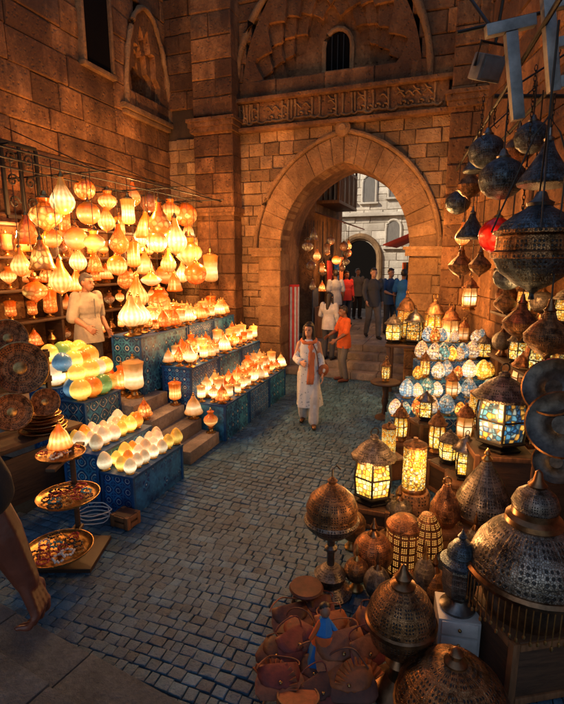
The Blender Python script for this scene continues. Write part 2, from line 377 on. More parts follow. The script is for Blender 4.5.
# ================================================================== PEOPLE
def hand(mb,w,d,nrm,th,k=1.0,curl=.35,n=8):
    w=Vector(w);d=Vector(d).normalized();th=Vector(th); th=(th-d*th.dot(d)).normalized(); nrm=d.cross(th) if nrm is None else Vector(nrm)
    nrm=(nrm-d*nrm.dot(d)-th*nrm.dot(th)).normalized()
    for q in (-.026,-.009,.009,.026): mb.capsule(w+th*q*.6*k,w+d*.085*k+th*q*k,.016*k,.0125*k,n)
    for i,L in enumerate((.072,.082,.076,.058)):
        b=w+d*.088*k+th*(.033-.022*i)*k; c1=curl*(.7+.22*i)
        sp=th*(.16-.105*i)
        d1=(d*math.cos(c1)+nrm*math.sin(c1)+sp).normalized(); d2=(d*math.cos(c1*2.3)+nrm*math.sin(c1*2.3)+sp).normalized()
        m1=b+d1*L*.52*k; mb.capsule(b,m1,.0095*k,.0086*k,n); mb.capsule(m1,m1+d2*L*.48*k,.0086*k,.007*k,n)
    b=w+d*.022*k+th*.022*k; m1=b+(th*.75+d*.7+nrm*.25).normalized()*.042*k; mb.capsule(b,m1,.014*k,.0105*k,n); mb.capsule(m1,m1+(th*.25+d*.95+nrm*.35).normalized()*.034*k,.0105*k,.0085*k,n)
def person(label,loc,rz,h=1.7,J=None,shirt=None,sleeve=.9,pants=None,shoes=None,hair=HAIR,longhair=False,skin=SKIN2,vox=.012,group=None,extra=None,head_turn=0,eyes=False,curl=.35,loose=0,legk=1.0,armk=1.0,tail=True):
    r=thing('person',label,'person',loc,rz,group,h/1.7); j={}
    j['pelvis']=Vector((0,0,.95)); j['chest']=Vector((0,0,1.25)); j['neck']=Vector((0,.012,1.43)); j['head']=Vector((0,-.012,1.575))
    for s,n in ((1,'L'),(-1,'R')):
        j['sh'+n]=Vector((.175*s,.005,1.385)); j['el'+n]=Vector((.225*s,.03,1.11)); j['wr'+n]=Vector((.235*s,-.05,.87))
        j['hp'+n]=Vector((.088*s,0,.92)); j['kn'+n]=Vector((.1*s,-.02,.5)); j['an'+n]=Vector((.1*s,.02,.085))
    for k,v in (J or {}).items(): j[k]=Vector(v)
    pel,ch,nk,hd=j['pelvis'],j['chest'],j['neck'],j['head']
    b=MB(); mt=Matrix.Rotation(head_turn,3,'Z')
    tk=j['shL'].x/.175
    def torso(m,g):
        m.ell(pel,(.15+g,.11+g,.13+g)); m.ell(pel.lerp(ch,.5),(.135*tk+g,.1+g,.17+g)); m.ell(ch,(.158*tk+g,.108+g,.17+g))
        m.capsule(j['shL']*.92,(j['shR']*.92),.060+g,.060+g)
    torso(b,0); b.capsule(ch+Vector((0,0,.1)),nk,.06,.056); b.capsule(nk,hd+mt@Vector((0,.015,-.03)),.054,.052)
    b.ell(hd+mt@Vector((0,.01,.015)),(.074,.094,.108),mt); b.ell(hd+mt@Vector((0,-.03,-.05)),(.055,.06,.062),mt)
    b.capsule(hd+mt@Vector((0,-.088,.012)),hd+mt@Vector((0,-.106,-.022)),.010,.016); b.ell(hd+mt@Vector((0,-.083,-.058)),(.027,.014,.012),mt); b.ell(hd+mt@Vector((0,-.08,.032)),(.055,.016,.012),mt)
    for s in (1,-1): b.ell(hd+mt@Vector((.077*s,.012,-.002)),(.012,.022,.033),mt)
    for n,s in (('L',1),('R',-1)):
        sh,el,wr,hp,kn,an=[j[k+n] for k in ('sh','el','wr','hp','kn','an')]
        b.capsule(sh,el,.052*armk,.042*armk); b.capsule(el,el.lerp(wr,.35),.042*armk,.044*armk); b.capsule(el.lerp(wr,.35),wr,.044*armk,.028*armk)
        d=(wr-el).normalized(); front=Vector((0,-1,0)); th=front if abs(d.y)<.8 else Vector((-s*.3,0,1))
        inw=Vector((-s,0,0)) if abs(d.x)<.8 else Vector((0,0,-1))
        hand(b,wr,d,inw,th,1.05*(armk**.5),curl)
        b.capsule(hp,kn,.085,.056); b.capsule(kn,kn.lerp(an,.35),.056,.056); b.capsule(kn.lerp(an,.35),an,.056,.037)
        toe=an+Vector((.02*s,-.16,-.045)); b.capsule(an+Vector((0,.03,-.045)),toe,.036,.028)
    ob('body',remesh(b,vox,'body',skin),r)
    if shirt:
        m=MB(); torso(m,.024+loose)
        m.capsule(ch+Vector((0,0,.1)),nk+Vector((0,0,-.02)),.085,.064)
        for n in 'LR':
            sh,el,wr=[j[k+n] for k in ('sh','el','wr')]
            if sleeve<=.5: m.capsule(sh,sh.lerp(el,sleeve*2),(.066+loose)*armk,(.072+loose)*armk)
            else: m.capsule(sh,el,.066,.058); m.capsule(el,el.lerp(wr,(sleeve-.5)*2),.058,.048)
        ob('shirt',remesh(m,max(vox,.011),'shirt',shirt,2),r)
        # hanging tail of the shirt with folds
        m=MB(); zt=pel.z+.16; mid=pel.lerp(ch,.5); L=loose
        m.loft([(mid.x,mid.y,zt,.150+L,.118+L,.0),(pel.x,pel.y,zt-.12,.180+L,.142+L,.015),(pel.x,pel.y,zt-.24,.186+L*1.5,.148+L*1.5,.03),(pel.x,pel.y-.004,zt-.335-L,.190+L*2,.150+L*2,.045)],36)
        o=ob('shirt_tail',mesh(m,'shirt_tail',shirt,True,0,80),r)
    if pants:
        m=MB(); m.ell(pel+Vector((0,0,-.02)),(.155,.116,.12))
        for n in 'LR':
            hp,kn,an=[j[k+n] for k in ('hp','kn','an')]
            m.capsule(hp+Vector((0,0,-.05)),kn,.098,.078*legk); m.capsule(kn,an+Vector((0,0,.02)),.078*legk,.064*legk*legk)
        ob('trousers',remesh(m,max(vox,.012),'trousers',pants),r)
    if shoes:
        for n,s in (('L',1),('R',-1)):
            an=j['an'+n]; m=MB(); m.capsule(an+Vector((0,.035,-.04)),an+Vector((.02*s,-.165,-.045)),.046,.036)
            ob('shoe',remesh(m,.012,'shoe',shoes),r)
    if hair:
        m=MB(); m.ell(hd+mt@Vector((0,.03,.034)),(.084,.092,.104),mt); m.ell(hd+mt@Vector((0,-.03,.086)),(.064,.055,.03),mt)
        if longhair:
            m.capsule(hd+mt@Vector((0,.06,0)),nk+Vector((0,.075,-.14)),.075,.05)
            for s in (1,-1): m.capsule(hd+mt@Vector((.068*s,-.01,.05)),nk+Vector((.085*s,-.02,-.12)),.028,.03)
        ob('hair',remesh(m,.01,'hair',hair),r)
    if eyes:
        for s in (1,-1):
            m=MB(); m.ell(hd+mt@Vector((.03*s,-.086,.008)),(.011,.006,.006),mt,8,6); ob('eye',mesh(m,'eye',BLACK),r)
    if extra: extra(r,j)
    return r
def wdress(r,j):
    m=MB(); m.loft([(.02,-.01,.33,.205,.185,.09),(.02,-.01,.36,.207,.186,.09),(.01,0,.62,.182,.16,.06),(0,0,.82,.168,.142,.03),(0,0,.95,.160,.128,.014),(0,0,1.04,.144,.118,.008),(0,0,1.12,.139,.116,.004),(0,0,1.25,.150,.122,0),(0,0,1.34,.148,.098,0),(0,.005,1.40,.105,.078,0),(0,.01,1.43,.07,.068,0)],48)
    ob('tunic',mesh(m,'tunic',PRINT,True,0,80),r)
    for n,s in (('L',1),('R',-1)):
        m=MB(); sh,el,wr=[j[k+n] for k in ('sh','el','wr')]; m.capsule(sh+Vector((-.03*s,0,0)),el,.053,.052); m.capsule(el,el.lerp(wr,.72),.052,.064)
        ob('sleeve',remesh(m,.011,'sleeve',PRINT),r)
    m=MB(); rows=[]
    for i,(z,y,w_) in enumerate(((1.40,-.085,.055),(1.32,-.12,.075),(1.2,-.132,.08),(1.08,-.126,.075),(.95,-.142,.08),(.82,-.158,.085),(.72,-.172,.08))):
        rows.append([m.V((.03+q*w_,y+.06*abs(q)**2.2-.010*math.sin(q*7+i*.7),z)) for q in (-1,-.75,-.5,-.25,0,.25,.5,.75,1)])
    for i in range(len(rows)-1):
        for k in range(8): m.face((rows[i][k],rows[i][k+1],rows[i+1][k+1],rows[i+1][k]))
    o=ob('front_panel',mesh(m,'front_panel',PEACH,True,0,80),r); md=o.modifiers.new('thickness','SOLIDIFY'); md.thickness=.012
    m=MB(); m.tube([(.105*math.cos(t),.0+.085*math.sin(t),1.41+.035*math.sin(t)) for t in [2*PI*k/20 for k in range(20)]],[.030+.007*math.sin(k*2.1) for k in range(20)],8,True); ob('scarf',mesh(m,'scarf',PEACH,True,0,80),r)
wp=atZ(308,424,0)
woman=person('woman walking down the street in a pale tunic and trousers with orange scarf',wp,R(-8),1.66,
  {'shL':(.140,.005,1.355),'shR':(-.140,.005,1.355),'elR':(-.215,.02,1.10),'wrR':(-.10,-.19,1.08),'elL':(.20,.04,1.10),'wrL':(.225,-.07,.87),'anL':(.10,-.14,.085),'knL':(.1,-.10,.5),'anR':(-.09,.14,.10)},
  pants=CREAM,legk=1.15,shoes=BRONZE,hair=HAIR,longhair=True,skin=SKIN,vox=.009,extra=wdress,head_turn=R(-12),eyes=True)
hb=thing('shoulder_bag','tan leather shoulder bag at the hip of the woman in the pale tunic','bag',wp+Vector((.23,-.06,.80)),R(40))
m=MB(); m.ell((0,0,.11),(.11,.045,.10),None,18,10); ob('bag_body',mesh(m,'bag_body',LEATH[0]),hb)
m=MB(); m.tube([(-.1,0,.15),(-.12,.04,.42),(-.15,.10,.56),(-.13,.14,.53),(-.02,.08,.38),(.1,0,.16)],.008); ob('strap',mesh(m,'strap',LEATH[1]),hb)
def vend_extra(r,j):
    m=MB(); m.tube([(0,-.148,1.36),(0,-.150,1.26),(0,-.146,1.12)],.007,6); ob('placket',mesh(m,'placket',GREYC),r)
    m=MB(); m.tube([(.075*math.cos(t),.012+.07*math.sin(t),1.425+.018*math.sin(t)) for t in [2*PI*k/18 for k in range(18)]],.014,6,True); ob('collar',mesh(m,'collar',BEIGE),r)
person('man in a loose beige shirt minding the stall under the hanging lamps',D(-.05,1.78,.69),R(62),1.74,
  {'elL':(.25,.06,1.12),'wrL':(.22,-.12,.92),'elR':(-.25,.0,1.12),'wrR':(-.2,-.20,1.0),'chest':(0,-.01,1.25),'head':(0,-.035,1.57)},
  shirt=BEIGE,sleeve=.5,loose=.012,pants=GREYC,shoes=LEATH[1],hair=GREYHAIR,skin=SKIN2,vox=.009,head_turn=R(8),eyes=True,extra=vend_extra)
person('man in an orange shirt standing at the foot of the arch steps',W(.08,.02),R(-75),1.66,{'elR':(-.24,-.08,1.13),'wrR':(-.18,-.30,1.02),'elL':(.23,-.05,1.12),'wrL':(.2,-.26,.98),'head':(0,-.04,1.565),'knL':(.1,-.06,.5)},
  shirt=ORANGEC,sleeve=.45,pants=GREYC,shoes=LEATH[1],skin=SKIN2)
person('person in a white top and dark trousers on the arch steps',W(-.42,.65,.32),R(150),1.58,{'elL':(.25,-.02,1.12),'wrL':(.16,-.18,1.04)},shirt=WHITEC,sleeve=.8,pants=DARKC,shoes=BLACK,longhair=True,skin=SKIN)
def st(px,Y): 
    p=atY(px,300,Y); p.z=.645; return p
person('man in charcoal clothes stepping down, tallest at the top of the steps',st(373,12.0),R(5),1.78,{'anL':(.1,-.2,.085),'knL':(.1,-.16,.5),'anR':(-.1,.18,.1),'elL':(.24,.10,1.13),'wrL':(.25,.06,.89),'elR':(-.24,-.06,1.12),'wrR':(-.22,-.2,.92)},shirt=DARKC,sleeve=.95,pants=GREYC,shoes=BLACK,skin=SKIN)
person('man in a dark navy shirt beyond the arch, middle of three men',st(390,12.7),R(20),1.76,{'elR':(-.25,-.02,1.13),'wrR':(-.10,-.18,1.05),'anL':(.12,-.1,.085)},shirt=NAVY,sleeve=.45,pants=DARKC,shoes=BLACK,skin=SKIN)
person('man in blue shirt and jeans beyond the arch, rightmost of three men',st(403,12.4),R(150),1.74,{'elR':(-.25,.06,1.13),'wrR':(-.12,-.14,1.08),'anL':(.14,.08,.085)},shirt=SKYB,sleeve=.4,pants=DENIM,shoes=BLACK)
person('man in a white shirt beyond the arch, left of the charcoal man',st(335,12.8),R(-160),1.72,{'anR':(-.12,.12,.085)},shirt=WHITEC,sleeve=.4,pants=NAVY,shoes=BLACK)
person('person in grey seen small before the far dark archway',st(357,16.0),R(10),1.7,None,shirt=GREYC,sleeve=.9,pants=BLACK,shoes=BLACK)
person('person in red seen small beyond the white shirted man',st(346,14.6),R(20),1.65,None,shirt=REDC,sleeve=.9,pants=DARKC,shoes=BLACK)
person('man in a black shirt at the left edge, bare arm hanging',Vector((-1.075,1.17,.8)),PI,1.7,
  {'elR':(-.245,-.05,1.115),'wrR':(-.315,-.075,.865)},shirt=BLACK,sleeve=.40,pants=BLACK,shoes=BLACK,skin=SKIN3,vox=.005,curl=.62,armk=1.28)
# ================================================================== GROUND
def struct(name,mb,mat,parent=None,**k):
    o=ob(name,mesh(mb,name,mat,**k),parent)
    if parent is None: o['kind']='structure'
    return o
m=MB(); m.face([m.V(p) for p in ((-300,-300,-.012),(300,-300,-.012),(300,300,-.012),(-300,300,-.012))]); struct('ground',m,GROUT)
m=MB(); a=-5.2; rown=0
while a<4.72:
    rw=U(.072,.096); c=-4.6+U(0,.2); wav=U(-.006,.006)
    while c<1.0:
        L=U(.062,.128)
        g=.002; hz=U(-.003,.003); tt=random.random()*.8+random.choice((0,0,0,.35)); wob=.05*math.sin(c*1.5+rown*.14)+wav*math.sin(c*5)
        pts=[(a+g+wob,c+g),(a+rw-g+wob,c+g),(a+rw-g+wob,c+L-g),(a+g+wob,c+L-g)]
        pts=[(x+U(-.005,.005),y+U(-.006,.006)) for x,y in pts]
        mx=sum(p[0] for p in pts)/4; my=sum(p[1] for p in pts)/4
        rings=[]; tx,ty=U(-.03,.03),U(-.03,.03)
        for zz,k in ((-.03,1.0),(-.005+hz,.99),(.0+hz,.93),(.002+hz,.78)):
            rings.append([m.V(D(mx+(x-mx)*k,my+(y-my)*k,zz+(x-mx)*tx+(y-my)*ty)) for x,y in pts])
        for i in range(3):
            for k in range(4): m.face((rings[i][k],rings[i][(k+1)%4],rings[i+1][(k+1)%4],rings[i+1][k]),tt)
        m.face(rings[3],tt); c+=L
    a+=rw; rown+=1
struct('street',m,COBB,ang=60)
o=thing('stone_steps','flight of worn stone steps climbing through the arch','steps',O,ROT)
for i in range(4):
    m=MB(); w=-1.34
    while w<1.33:
        ww=min(U(.5,.8),1.34-w)
        m.box((w+ww/2,.2+.3*i+1.0,.08+.16*i),(ww-.006,2.0,.158),0,random.random()); w+=ww
    ob('tread',mesh(m,'tread',STEPM,True,.014),o)
m=MB(); 
for i in range(26):
    for k in range(14):
        m.box((-4.2+k*.6+(.3 if i%2 else 0),2.5+i*.6,.60),(.585,.585,.08+U(0,.008)),0,random.random())
struct('alley_pavement',m,STEPM,bevel=.008); bpy.data.objects['alley_pavement'].location=O; bpy.data.objects['alley_pavement'].rotation_euler[2]=ROT
lg=thing('stone_ledge','two low grey stone kerb steps at the lower left corner','ledge',(-.51,2.2,0),R(-28))
for k,(z0,z1,off) in enumerate(((0,.15,0),(0,.30,-.36))):
    m=MB(); x=-2.6
    while x<1.2:
        L=U(.7,1.1); m.box((x+L/2,off-.5+U(-.01,.01),(z0+z1)/2),(L-.008,1.0,z1-z0+U(-.004,.004)),0,random.random()); x+=L
    ob('slab',mesh(m,'slab',LEDGEM,True,.018),lg)
m=MB(); m.box((-1.75,.75,.4),(1.8,1.35,.8)); tag(ob('platform',mesh(m,'platform',LEDGEM,True,.02)),'raised stone platform under the man in black at the left edge','platform')
# ================================================================== WALLS
AH=1.36; ZS=2.82; CC=.42; RI=AH+CC; RT=.52
def arch_x(z,rad):
    if z<=ZS: return rad-CC
    q=rad*rad-(z-ZS)**2
    return max(0,math.sqrt(q)-CC) if q>0 else 0
def courses(m,mm,x0,x1,z0,z1,hr,wr,hole=None,dj=.02,yb=.12,depth=.9):
    z=z0
    while z<z1-.05:
        hh=min(U(*hr),z1-z); zm=z+hh/2; iv=[(x0,x1)]
        if hole:
            nv=[]
            for a,b in iv:
                hx=hole(z if z>ZS else zm)
                if hx is None: nv.append((a,b)); continue
                if hx[0]>a: nv.append((a,min(b,hx[0])))
                if hx[1]<b: nv.append((max(a,hx[1]),b))
            iv=nv
        for a,b in iv:
            mm.box(((a+b)/2,.03+depth/2,zm),(b-a,depth,hh))
            x=a-U(0,wr[0]*.6)
            while x<b:
                L=U(*wr); xa=max(a,x)+.005; xb=min(b,x+L)-.005
                if b-xb<.12: xb=b-.005; L=b-x+.01
                if xb-xa>.03: m.block([(xa,z+.005),(xb,z+.005),(xb,z+hh-.005),(xa,z+hh-.005)],-U(0,dj),yb,.016,random.random(),.014)
                x+=L
        z+=hh
def hole_main(z):
    rad=RI+.3
    hx=arch_x(z,rad)
    if z<ZS+math.sqrt(rad*rad-CC*CC)-.02 and hx>.02: return (-hx,hx)
    return None
def hood(parent,xc,zc,rx,rz,depth,tiers=4,back=.5,scal=7,mat=STONE,amp=.2):
    """carved stalactite hood: concave shell in angular faceted tiers, each tier stepping back"""
    m=MB(); n=84; rows=[]
    for ti in range(tiers+1):
        for edge in (0,1):
            if ti==0 and edge==0: continue
            if ti==tiers and edge==1: continue
            f=1-(1-back)*(ti/tiers); y=.02+depth*(max(ti-1,0)+ (edge if ti else 0))/tiers if ti else -.03
            if ti==tiers: y=.02+depth
            row=[]
            for k in range(n+1):
                t=PI*k/n; ph=(ti%2)*.5; tri=abs(((scal*t/PI+ph)%1)*2-1); sc=1-amp*tri*(1 if ti else 0)*(1-.35*ti/tiers)
                jz=U(-.012,.012) if ti else 0
                row.append(m.V((xc+rx*f*sc*math.cos(t)+jz,y+jz*.7,zc+rz*f*sc*math.sin(t)*(1+.12*math.sin(t)**4))))
            rows.append(row)
    for i in range(len(rows)-1):
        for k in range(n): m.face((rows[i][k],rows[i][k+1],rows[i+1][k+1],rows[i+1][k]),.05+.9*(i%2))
    m.face(rows[-1],.3)
    m.face([rows[0][0],rows[0][-1],m.V((xc-rx*back,depth,zc)),m.V((xc+rx*back,depth,zc))],.4)
    ob('carved_hood',mesh(m,'carved_hood',mat,True,0,18),parent)
def niche_hole(xc,zc,rx,rz): 
    def f(z):
        q=1-((z+.0-zc)/rz)**2
        if z<zc-.02 or q<=0: return None
        hx=(rx+.06)*math.sqrt(q); return (xc-hx,xc+hx) if hx>.1 else None
    return f
def archpoly(hw,z0,zs,n=8): return [(-hw,z0),(hw,z0)]+[(hw*math.cos(PI*i/n),zs+hw*1.15*math.sin(PI*i/n)) for i in range(n+1)]
bw=thing('arch_wall','tall brown stone gateway wall with a pointed arch across the street','wall',O,ROT)
m=MB();mm=MB(); courses(m,mm,-4.25,2.6,0,5.28,(.15,.27),(.22,.6),hole_main,.04)
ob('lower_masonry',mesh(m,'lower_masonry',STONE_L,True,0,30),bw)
m2=MB(); courses(m2,mm,-4.25,2.6,5.9,8.6,(.28,.42),(.45,1.1),niche_hole(-.4,6.0,1.75,2.2),.035)
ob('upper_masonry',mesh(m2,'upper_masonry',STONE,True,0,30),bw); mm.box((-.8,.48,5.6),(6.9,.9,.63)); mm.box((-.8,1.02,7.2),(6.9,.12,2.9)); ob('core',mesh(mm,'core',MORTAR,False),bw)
HD=.44
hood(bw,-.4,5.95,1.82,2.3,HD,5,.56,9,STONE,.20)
m=MB(); NV=11; pi_=math.acos(CC/RI); po_=math.acos(CC/(RI+RT))
for s in (1,-1):
    for i in range(NV):
        f0=i/NV; f1=(i+1)/NV; pts=[]
        for rad,pp,seq in ((RI,pi_,(f0,(f0+f1)/2,f1)),(RI+RT,po_,(f1,(f0+f1)/2,f0))):
            for f in seq:
                t=pp*f+(.0012 if f==f0 else -.0012 if f==f1 else 0)
                pts.append((s*(rad*math.cos(t)-CC),ZS+rad*math.sin(t)))
        m.block(pts,-.075+U(-.008,.008),.5,.012,U(.15,.85),.007)
    z=0
    while z<ZS-.02:
        hh=min(U(.34,.46),ZS-z)
        if ZS-z-hh<.12: hh=ZS-z
        xa,xb=sorted((s*AH,s*(AH+RT+U(-.06,.08)))); m.block([(xa,z+.003),(xb,z+.003),(xb,z+hh-.003),(xa,z+hh-.003)],-.075+U(-.012,.012),.5,.016,random.random(),.012); z+=hh
ob('archivolt',mesh(m,'archivolt',RINGM,True,0,30),bw)
m=MB()
for s in (1,-1):
    pts=[(s*((RI+RT+.05)*math.cos(po_*i/20)-CC),-.09+U(-.006,.006),ZS+(RI+RT+.05)*math.sin(po_*i/20)) for i in range(21)]
    m.tube(pts,[.05+U(-.006,.006) for _ in pts],8); m.box((s*(AH+RT/2+.02),-.11,ZS-.07),(RT+.16,.22,.12)); m.box((s*(AH+RT/2+.02),-.12,ZS+.02),(RT+.24,.26,.06))
ob('moulding',mesh(m,'moulding',RINGM,True,0,40),bw)
m=MB(); n=16
prof=[(s_*(RI*math.cos(t)-CC),ZS+RI*math.sin(t)) for s_,rng in ((1,range(n+1)),(-1,range(n,-1,-1))) for t in [pi_*i/n for i in rng]]
prof=[(AH,0)]+prof+[(-AH,0)]
f=[m.V((x,.0,z)) for x,z in prof]; k=[m.V((x,1.25,z)) for x,z in prof]
for i in range(len(prof)-1): m.face((f[i],f[i+1],k[i+1],k[i]),.4)
ob('intrados',mesh(m,'intrados',STONE,True,0,30),bw)
# frieze with a shallow carved inscription: tall uprights rising from a flowing baseline of bowls
m=MB(); m.box((-.25,-.03,5.585),(4.35,.10,.50)); 
for z in (5.30,5.87): m.box((-.25,-.09,z),(4.5,.24,.075))
ob('frieze',mesh(m,'frieze',STONE,True,.012),bw)
m=MB(); x=-2.30; YF=-.095
while x<1.75:
    w_=U(.13,.24); typ=random.random(); zb=5.46+U(-.012,.012); th_=U(.023,.030)
    m.tube([(x+w_*q/8,YF,zb-.045*math.sin(PI*q/8)*(1 if typ<.5 else .35)) for q in range(9)],th_,6)
    if typ<.75:
        nv=random.choice((1,1,2))
        for q in range(nv): xx=x+w_*(.15+.45*q); m.tube([(xx,YF,zb),(xx+U(-.012,.012),YF,zb+.17),(xx+U(-.02,.01),YF,5.80)],[.021,.020,.030],6)
    if typ>.45: m.tube([(x+w_*.7+.045*math.cos(t),YF,zb+.05+.04*math.sin(t)) for t in [R(q) for q in range(-80,230,30)]],.021,6)
    if typ>.6: m.tube([(x+.02*q,YF,5.67+.045*math.sin(q*.55)) for q in range(9)],.018,6)
    if typ>.85: m.tube([(x+.01,YF,5.80),(x+.06,YF,5.74),(x+.13,YF,5.72)],.019,6)
    x+=w_*.86
ob('carved_inscription',mesh(m,'carved_inscription',RINGM,True,0,60),bw)
m=MB(); m.lathe([(0,.10),(.06,.1),(.1,.06),(.15,.05),(.16,0)],20,(-.02,-.10,5.17),Matrix.Rotation(R(90),3,'X')); ob('boss',mesh(m,'boss',RINGM),bw)
XW=-.28
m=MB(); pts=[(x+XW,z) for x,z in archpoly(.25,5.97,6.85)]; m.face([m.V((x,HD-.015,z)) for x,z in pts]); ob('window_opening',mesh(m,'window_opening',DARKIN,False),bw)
m=MB(); pp=archpoly(.29,5.96,6.85); m.tube([(x+XW,HD-.03,z) for x,z in pp[1:]]+[(XW-.29,HD-.03,5.96)],.05,6); ob('window_surround',mesh(m,'window_surround',RINGM),bw)
for k in (-.12,0,.12): m=MB(); m.tube([(XW+k,HD-.05,5.98),(XW+k,HD-.05,7.06)],.012,5); ob('window_bar',mesh(m,'window_bar',IRON),bw)
for rr,yy,tk in ((1.98,-.04,.07),):
    m=MB(); pts=[(-.4+rr*math.cos(t),yy+U(-.01,.01),5.95+rr*1.22*math.sin(t)) for t in [R(q) for q in range(0,181,6)]]
    m.tube(pts,[tk+U(-.015,.015) for _ in pts],8); ob('hood_moulding',mesh(m,'hood_moulding',RINGM,True,0,45),bw)
for nm,x0,x1,yf in (('left_pier',-3.2,-2.28,-.42),('right_pier',1.98,2.65,-.38)):
    pm=MB(); z=0
    while z<8.6:
        hh=U(.28,.46); x=x0; ws=[(x1-x0)] if random.random()<.35 else [U(.35,.65)*(x1-x0)]
        if len(ws)==1 and ws[0]<x1-x0: ws.append(x1-x0-ws[0])
        for w_ in ws:
            pm.block([(x+.004,z+.004),(x+w_-.004,z+.004),(x+w_-.004,z+hh-.004),(x+.004,z+hh-.004)],yf-U(0,.026),.1,.02,random.random(),.014); x+=w_
        z+=hh
    for z0,z1,e in ((3.55,3.62,.08),(3.62,3.72,.14),(5.25,5.35,.08),(5.35,5.45,.14),(5.45,5.52,.2)): pm.box(((x0+x1)/2,yf/2,(z0+z1)/2),(x1-x0+e,-yf+.1+e,z1-z0-.004))
    ob('pier',mesh(pm,'pier',STONE,True,0,30),bw)
# left wall
CORN=W(-4.1,0); XH=-.72
lw=thing('left_wall','huge ashlar stone wall behind the hanging lamps on the left','wall',CORN,R(70))
m=MB();mm=MB(); courses(m,mm,-8.6,.1,0,10.0,(.32,.5),(.5,1.25),niche_hole(XH,5.7,.62,1.75),.04); ob('masonry',mesh(m,'masonry',STONE,True,0,30),lw)
mm.box((-14,.48,6.7),(10.8,.9,13.4)); mm.box((-4.25,.48,11.7),(8.7,.9,3.4)); mm.box((XH,1.02,6.8),(2.2,.12,3.2)); ob('core',mesh(mm,'core',MORTAR,False),lw)  # tall unseen wall extensions added to keep the sun off the street
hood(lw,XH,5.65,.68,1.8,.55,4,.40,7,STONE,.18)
wx=-2.25
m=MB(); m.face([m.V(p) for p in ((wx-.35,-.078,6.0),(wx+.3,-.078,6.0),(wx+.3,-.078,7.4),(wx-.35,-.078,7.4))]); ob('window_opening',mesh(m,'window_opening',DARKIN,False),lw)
m=MB(); 
for c_,d_ in (((wx-.025,-.07,5.96),(.86,.14,.08)),((wx-.39,-.06,6.7),(.07,.13,1.4)),((wx+.34,-.06,6.7),(.07,.13,1.4))): m.box(c_,d_)
ob('window_surround',mesh(m,'window_surround',RINGM,True,.01),lw)
m=MB(); pts=[(XH+.76*math.cos(t),-.05+U(-.01,.01),5.66+1.98*math.sin(t)) for t in [R(q) for q in range(0,181,6)]]; m.tube(pts,[.055+U(-.012,.012) for _ in pts],8)
ob('hood_moulding',mesh(m,'hood_moulding',RINGM,True,0,45),lw)
m=MB(); m.box((XH-.1,-.06,5.58),(1.7,.16,.10)); m.box((XH-.1,-.05,5.48),(1.6,.10,.08)); ob('string_course',mesh(m,'string_course',RINGM,True,.012),lw)
RC=W(2.45,0)
rw_=thing('right_wall','dark stone wall behind the metal lamps on the right','wall',RC,R(-95))
m=MB();mm=MB(); courses(m,mm,-.1,9,0,8.6,(.34,.48),(.5,1.1),None,.04); ob('masonry',mesh(m,'masonry',STONE,True,0,30),rw_); ob('core',mesh(mm,'core',MORTAR,False),rw_)
# ================================================================== BEYOND THE ARCH
def facade(t,x0,x1,z1):
    m=MB();mm=MB(); courses(m,mm,x0,x1,0,z1,(.24,.34),(.4,.9),None,.02,.1,.4); ob('masonry',mesh(m,'masonry',FARM,True,0,30),t); ob('core',mesh(mm,'core',FARM,False),t)
fb=thing('far_building','pale limestone building closing the alley with a dark archway','building',W(0,9.6,.55),ROT)
facade(fb,-7,5,7)
XA=-1.45
m=MB(); m.face([m.V((x+XA,-.045,z)) for x,z in archpoly(.66,.0,2.1,12)]); ob('archway',mesh(m,'archway',DARKIN,False),fb)  # flat sheet, the dark of the passage painted in
m=MB(); m.tube([(x+XA,-.05,z) for x,z in archpoly(.80,0,2.1,14)[1:]]+[(XA-.80,-.05,0)],.12,8); ob('archway_surround',mesh(m,'archway_surround',RINGM),fb)
SHUT=simple('weathered_shutter',(.14,.12,.10),.7,0,.3,6,.3,(8,1,1))
for x,z,hw in ((-2.0,4.35,.22),(-1.15,4.35,.22),(-.15,4.5,.2),(-.15,2.6,.24),(.5,4.5,.2)):
    m=MB(); m.face([m.V((x+a_,-.045,z+b_)) for a_,b_ in archpoly(hw,0,.7)]); wo=ob('window',mesh(m,'window',SHUT,False),fb)
    m=MB(); m.tube([(x+a_,-.045,z+b_) for a_,b_ in archpoly(hw+.05,-.03,.7)[1:]]+[(x-hw-.05,-.045,z-.03)],.05,6); m.box((x,-.07,z-.06),(2*hw+.3,.16,.07)); ob('window_surround',mesh(m,'window_surround',FARM),wo)
m=MB(); m.box((-1.2,-.1,3.85),(6,.22,.14)); m.box((-1.2,-.08,6.2),(6,.2,.14)); ob('string_course',mesh(m,'string_course',FARM,True,.015),fb)
lb=thing('alley_shop_building','stone shop building left beyond the arch with a wooden balcony','building',W(-1.25,2.3,.6),ROT)
mm=MB(); mm.box((-2.0,1.6,2.35),(3.96,3.16,4.7)); ob('wall',mesh(mm,'wall',STONE,True,.03),lb)
m=MB()
for z in (0.0,.9): m.box((.27,1.3,3.5+z),(.62,2.3,.08))
m.box((.3,1.3,4.75),(.7,2.5,.07))
for y in (.2,.75,1.3,1.85,2.4):
    for x in (.0,.55): m.box((x,y,4.15),(.06,.06,1.2))
for i in range(12): m.box((.56,.25+i*.19,3.95),(.03,.05,.85))
ob('balcony',mesh(m,'balcony',WOOD2,True,.006),lb)
m=MB(); p=[m.V(q) for q in ((0,.0,3.25),(0,2.7,3.25),(.8,2.7,2.95),(.8,.0,2.95))]; m.face(p); o=ob('awning',mesh(m,'awning',LEATH[1],False),lb); md=o.modifiers.new('thickness','SOLIDIFY'); md.thickness=.03
rb=thing('alley_right_building','pale stone building on the right beyond the arch','building',W(1.0,4.2,.6),ROT)
mm=MB(); mm.box((1.2,2.6,2.4),(2.4,5.2,4.8)); ob('wall',mesh(mm,'wall',FARM,True,.03),rb)
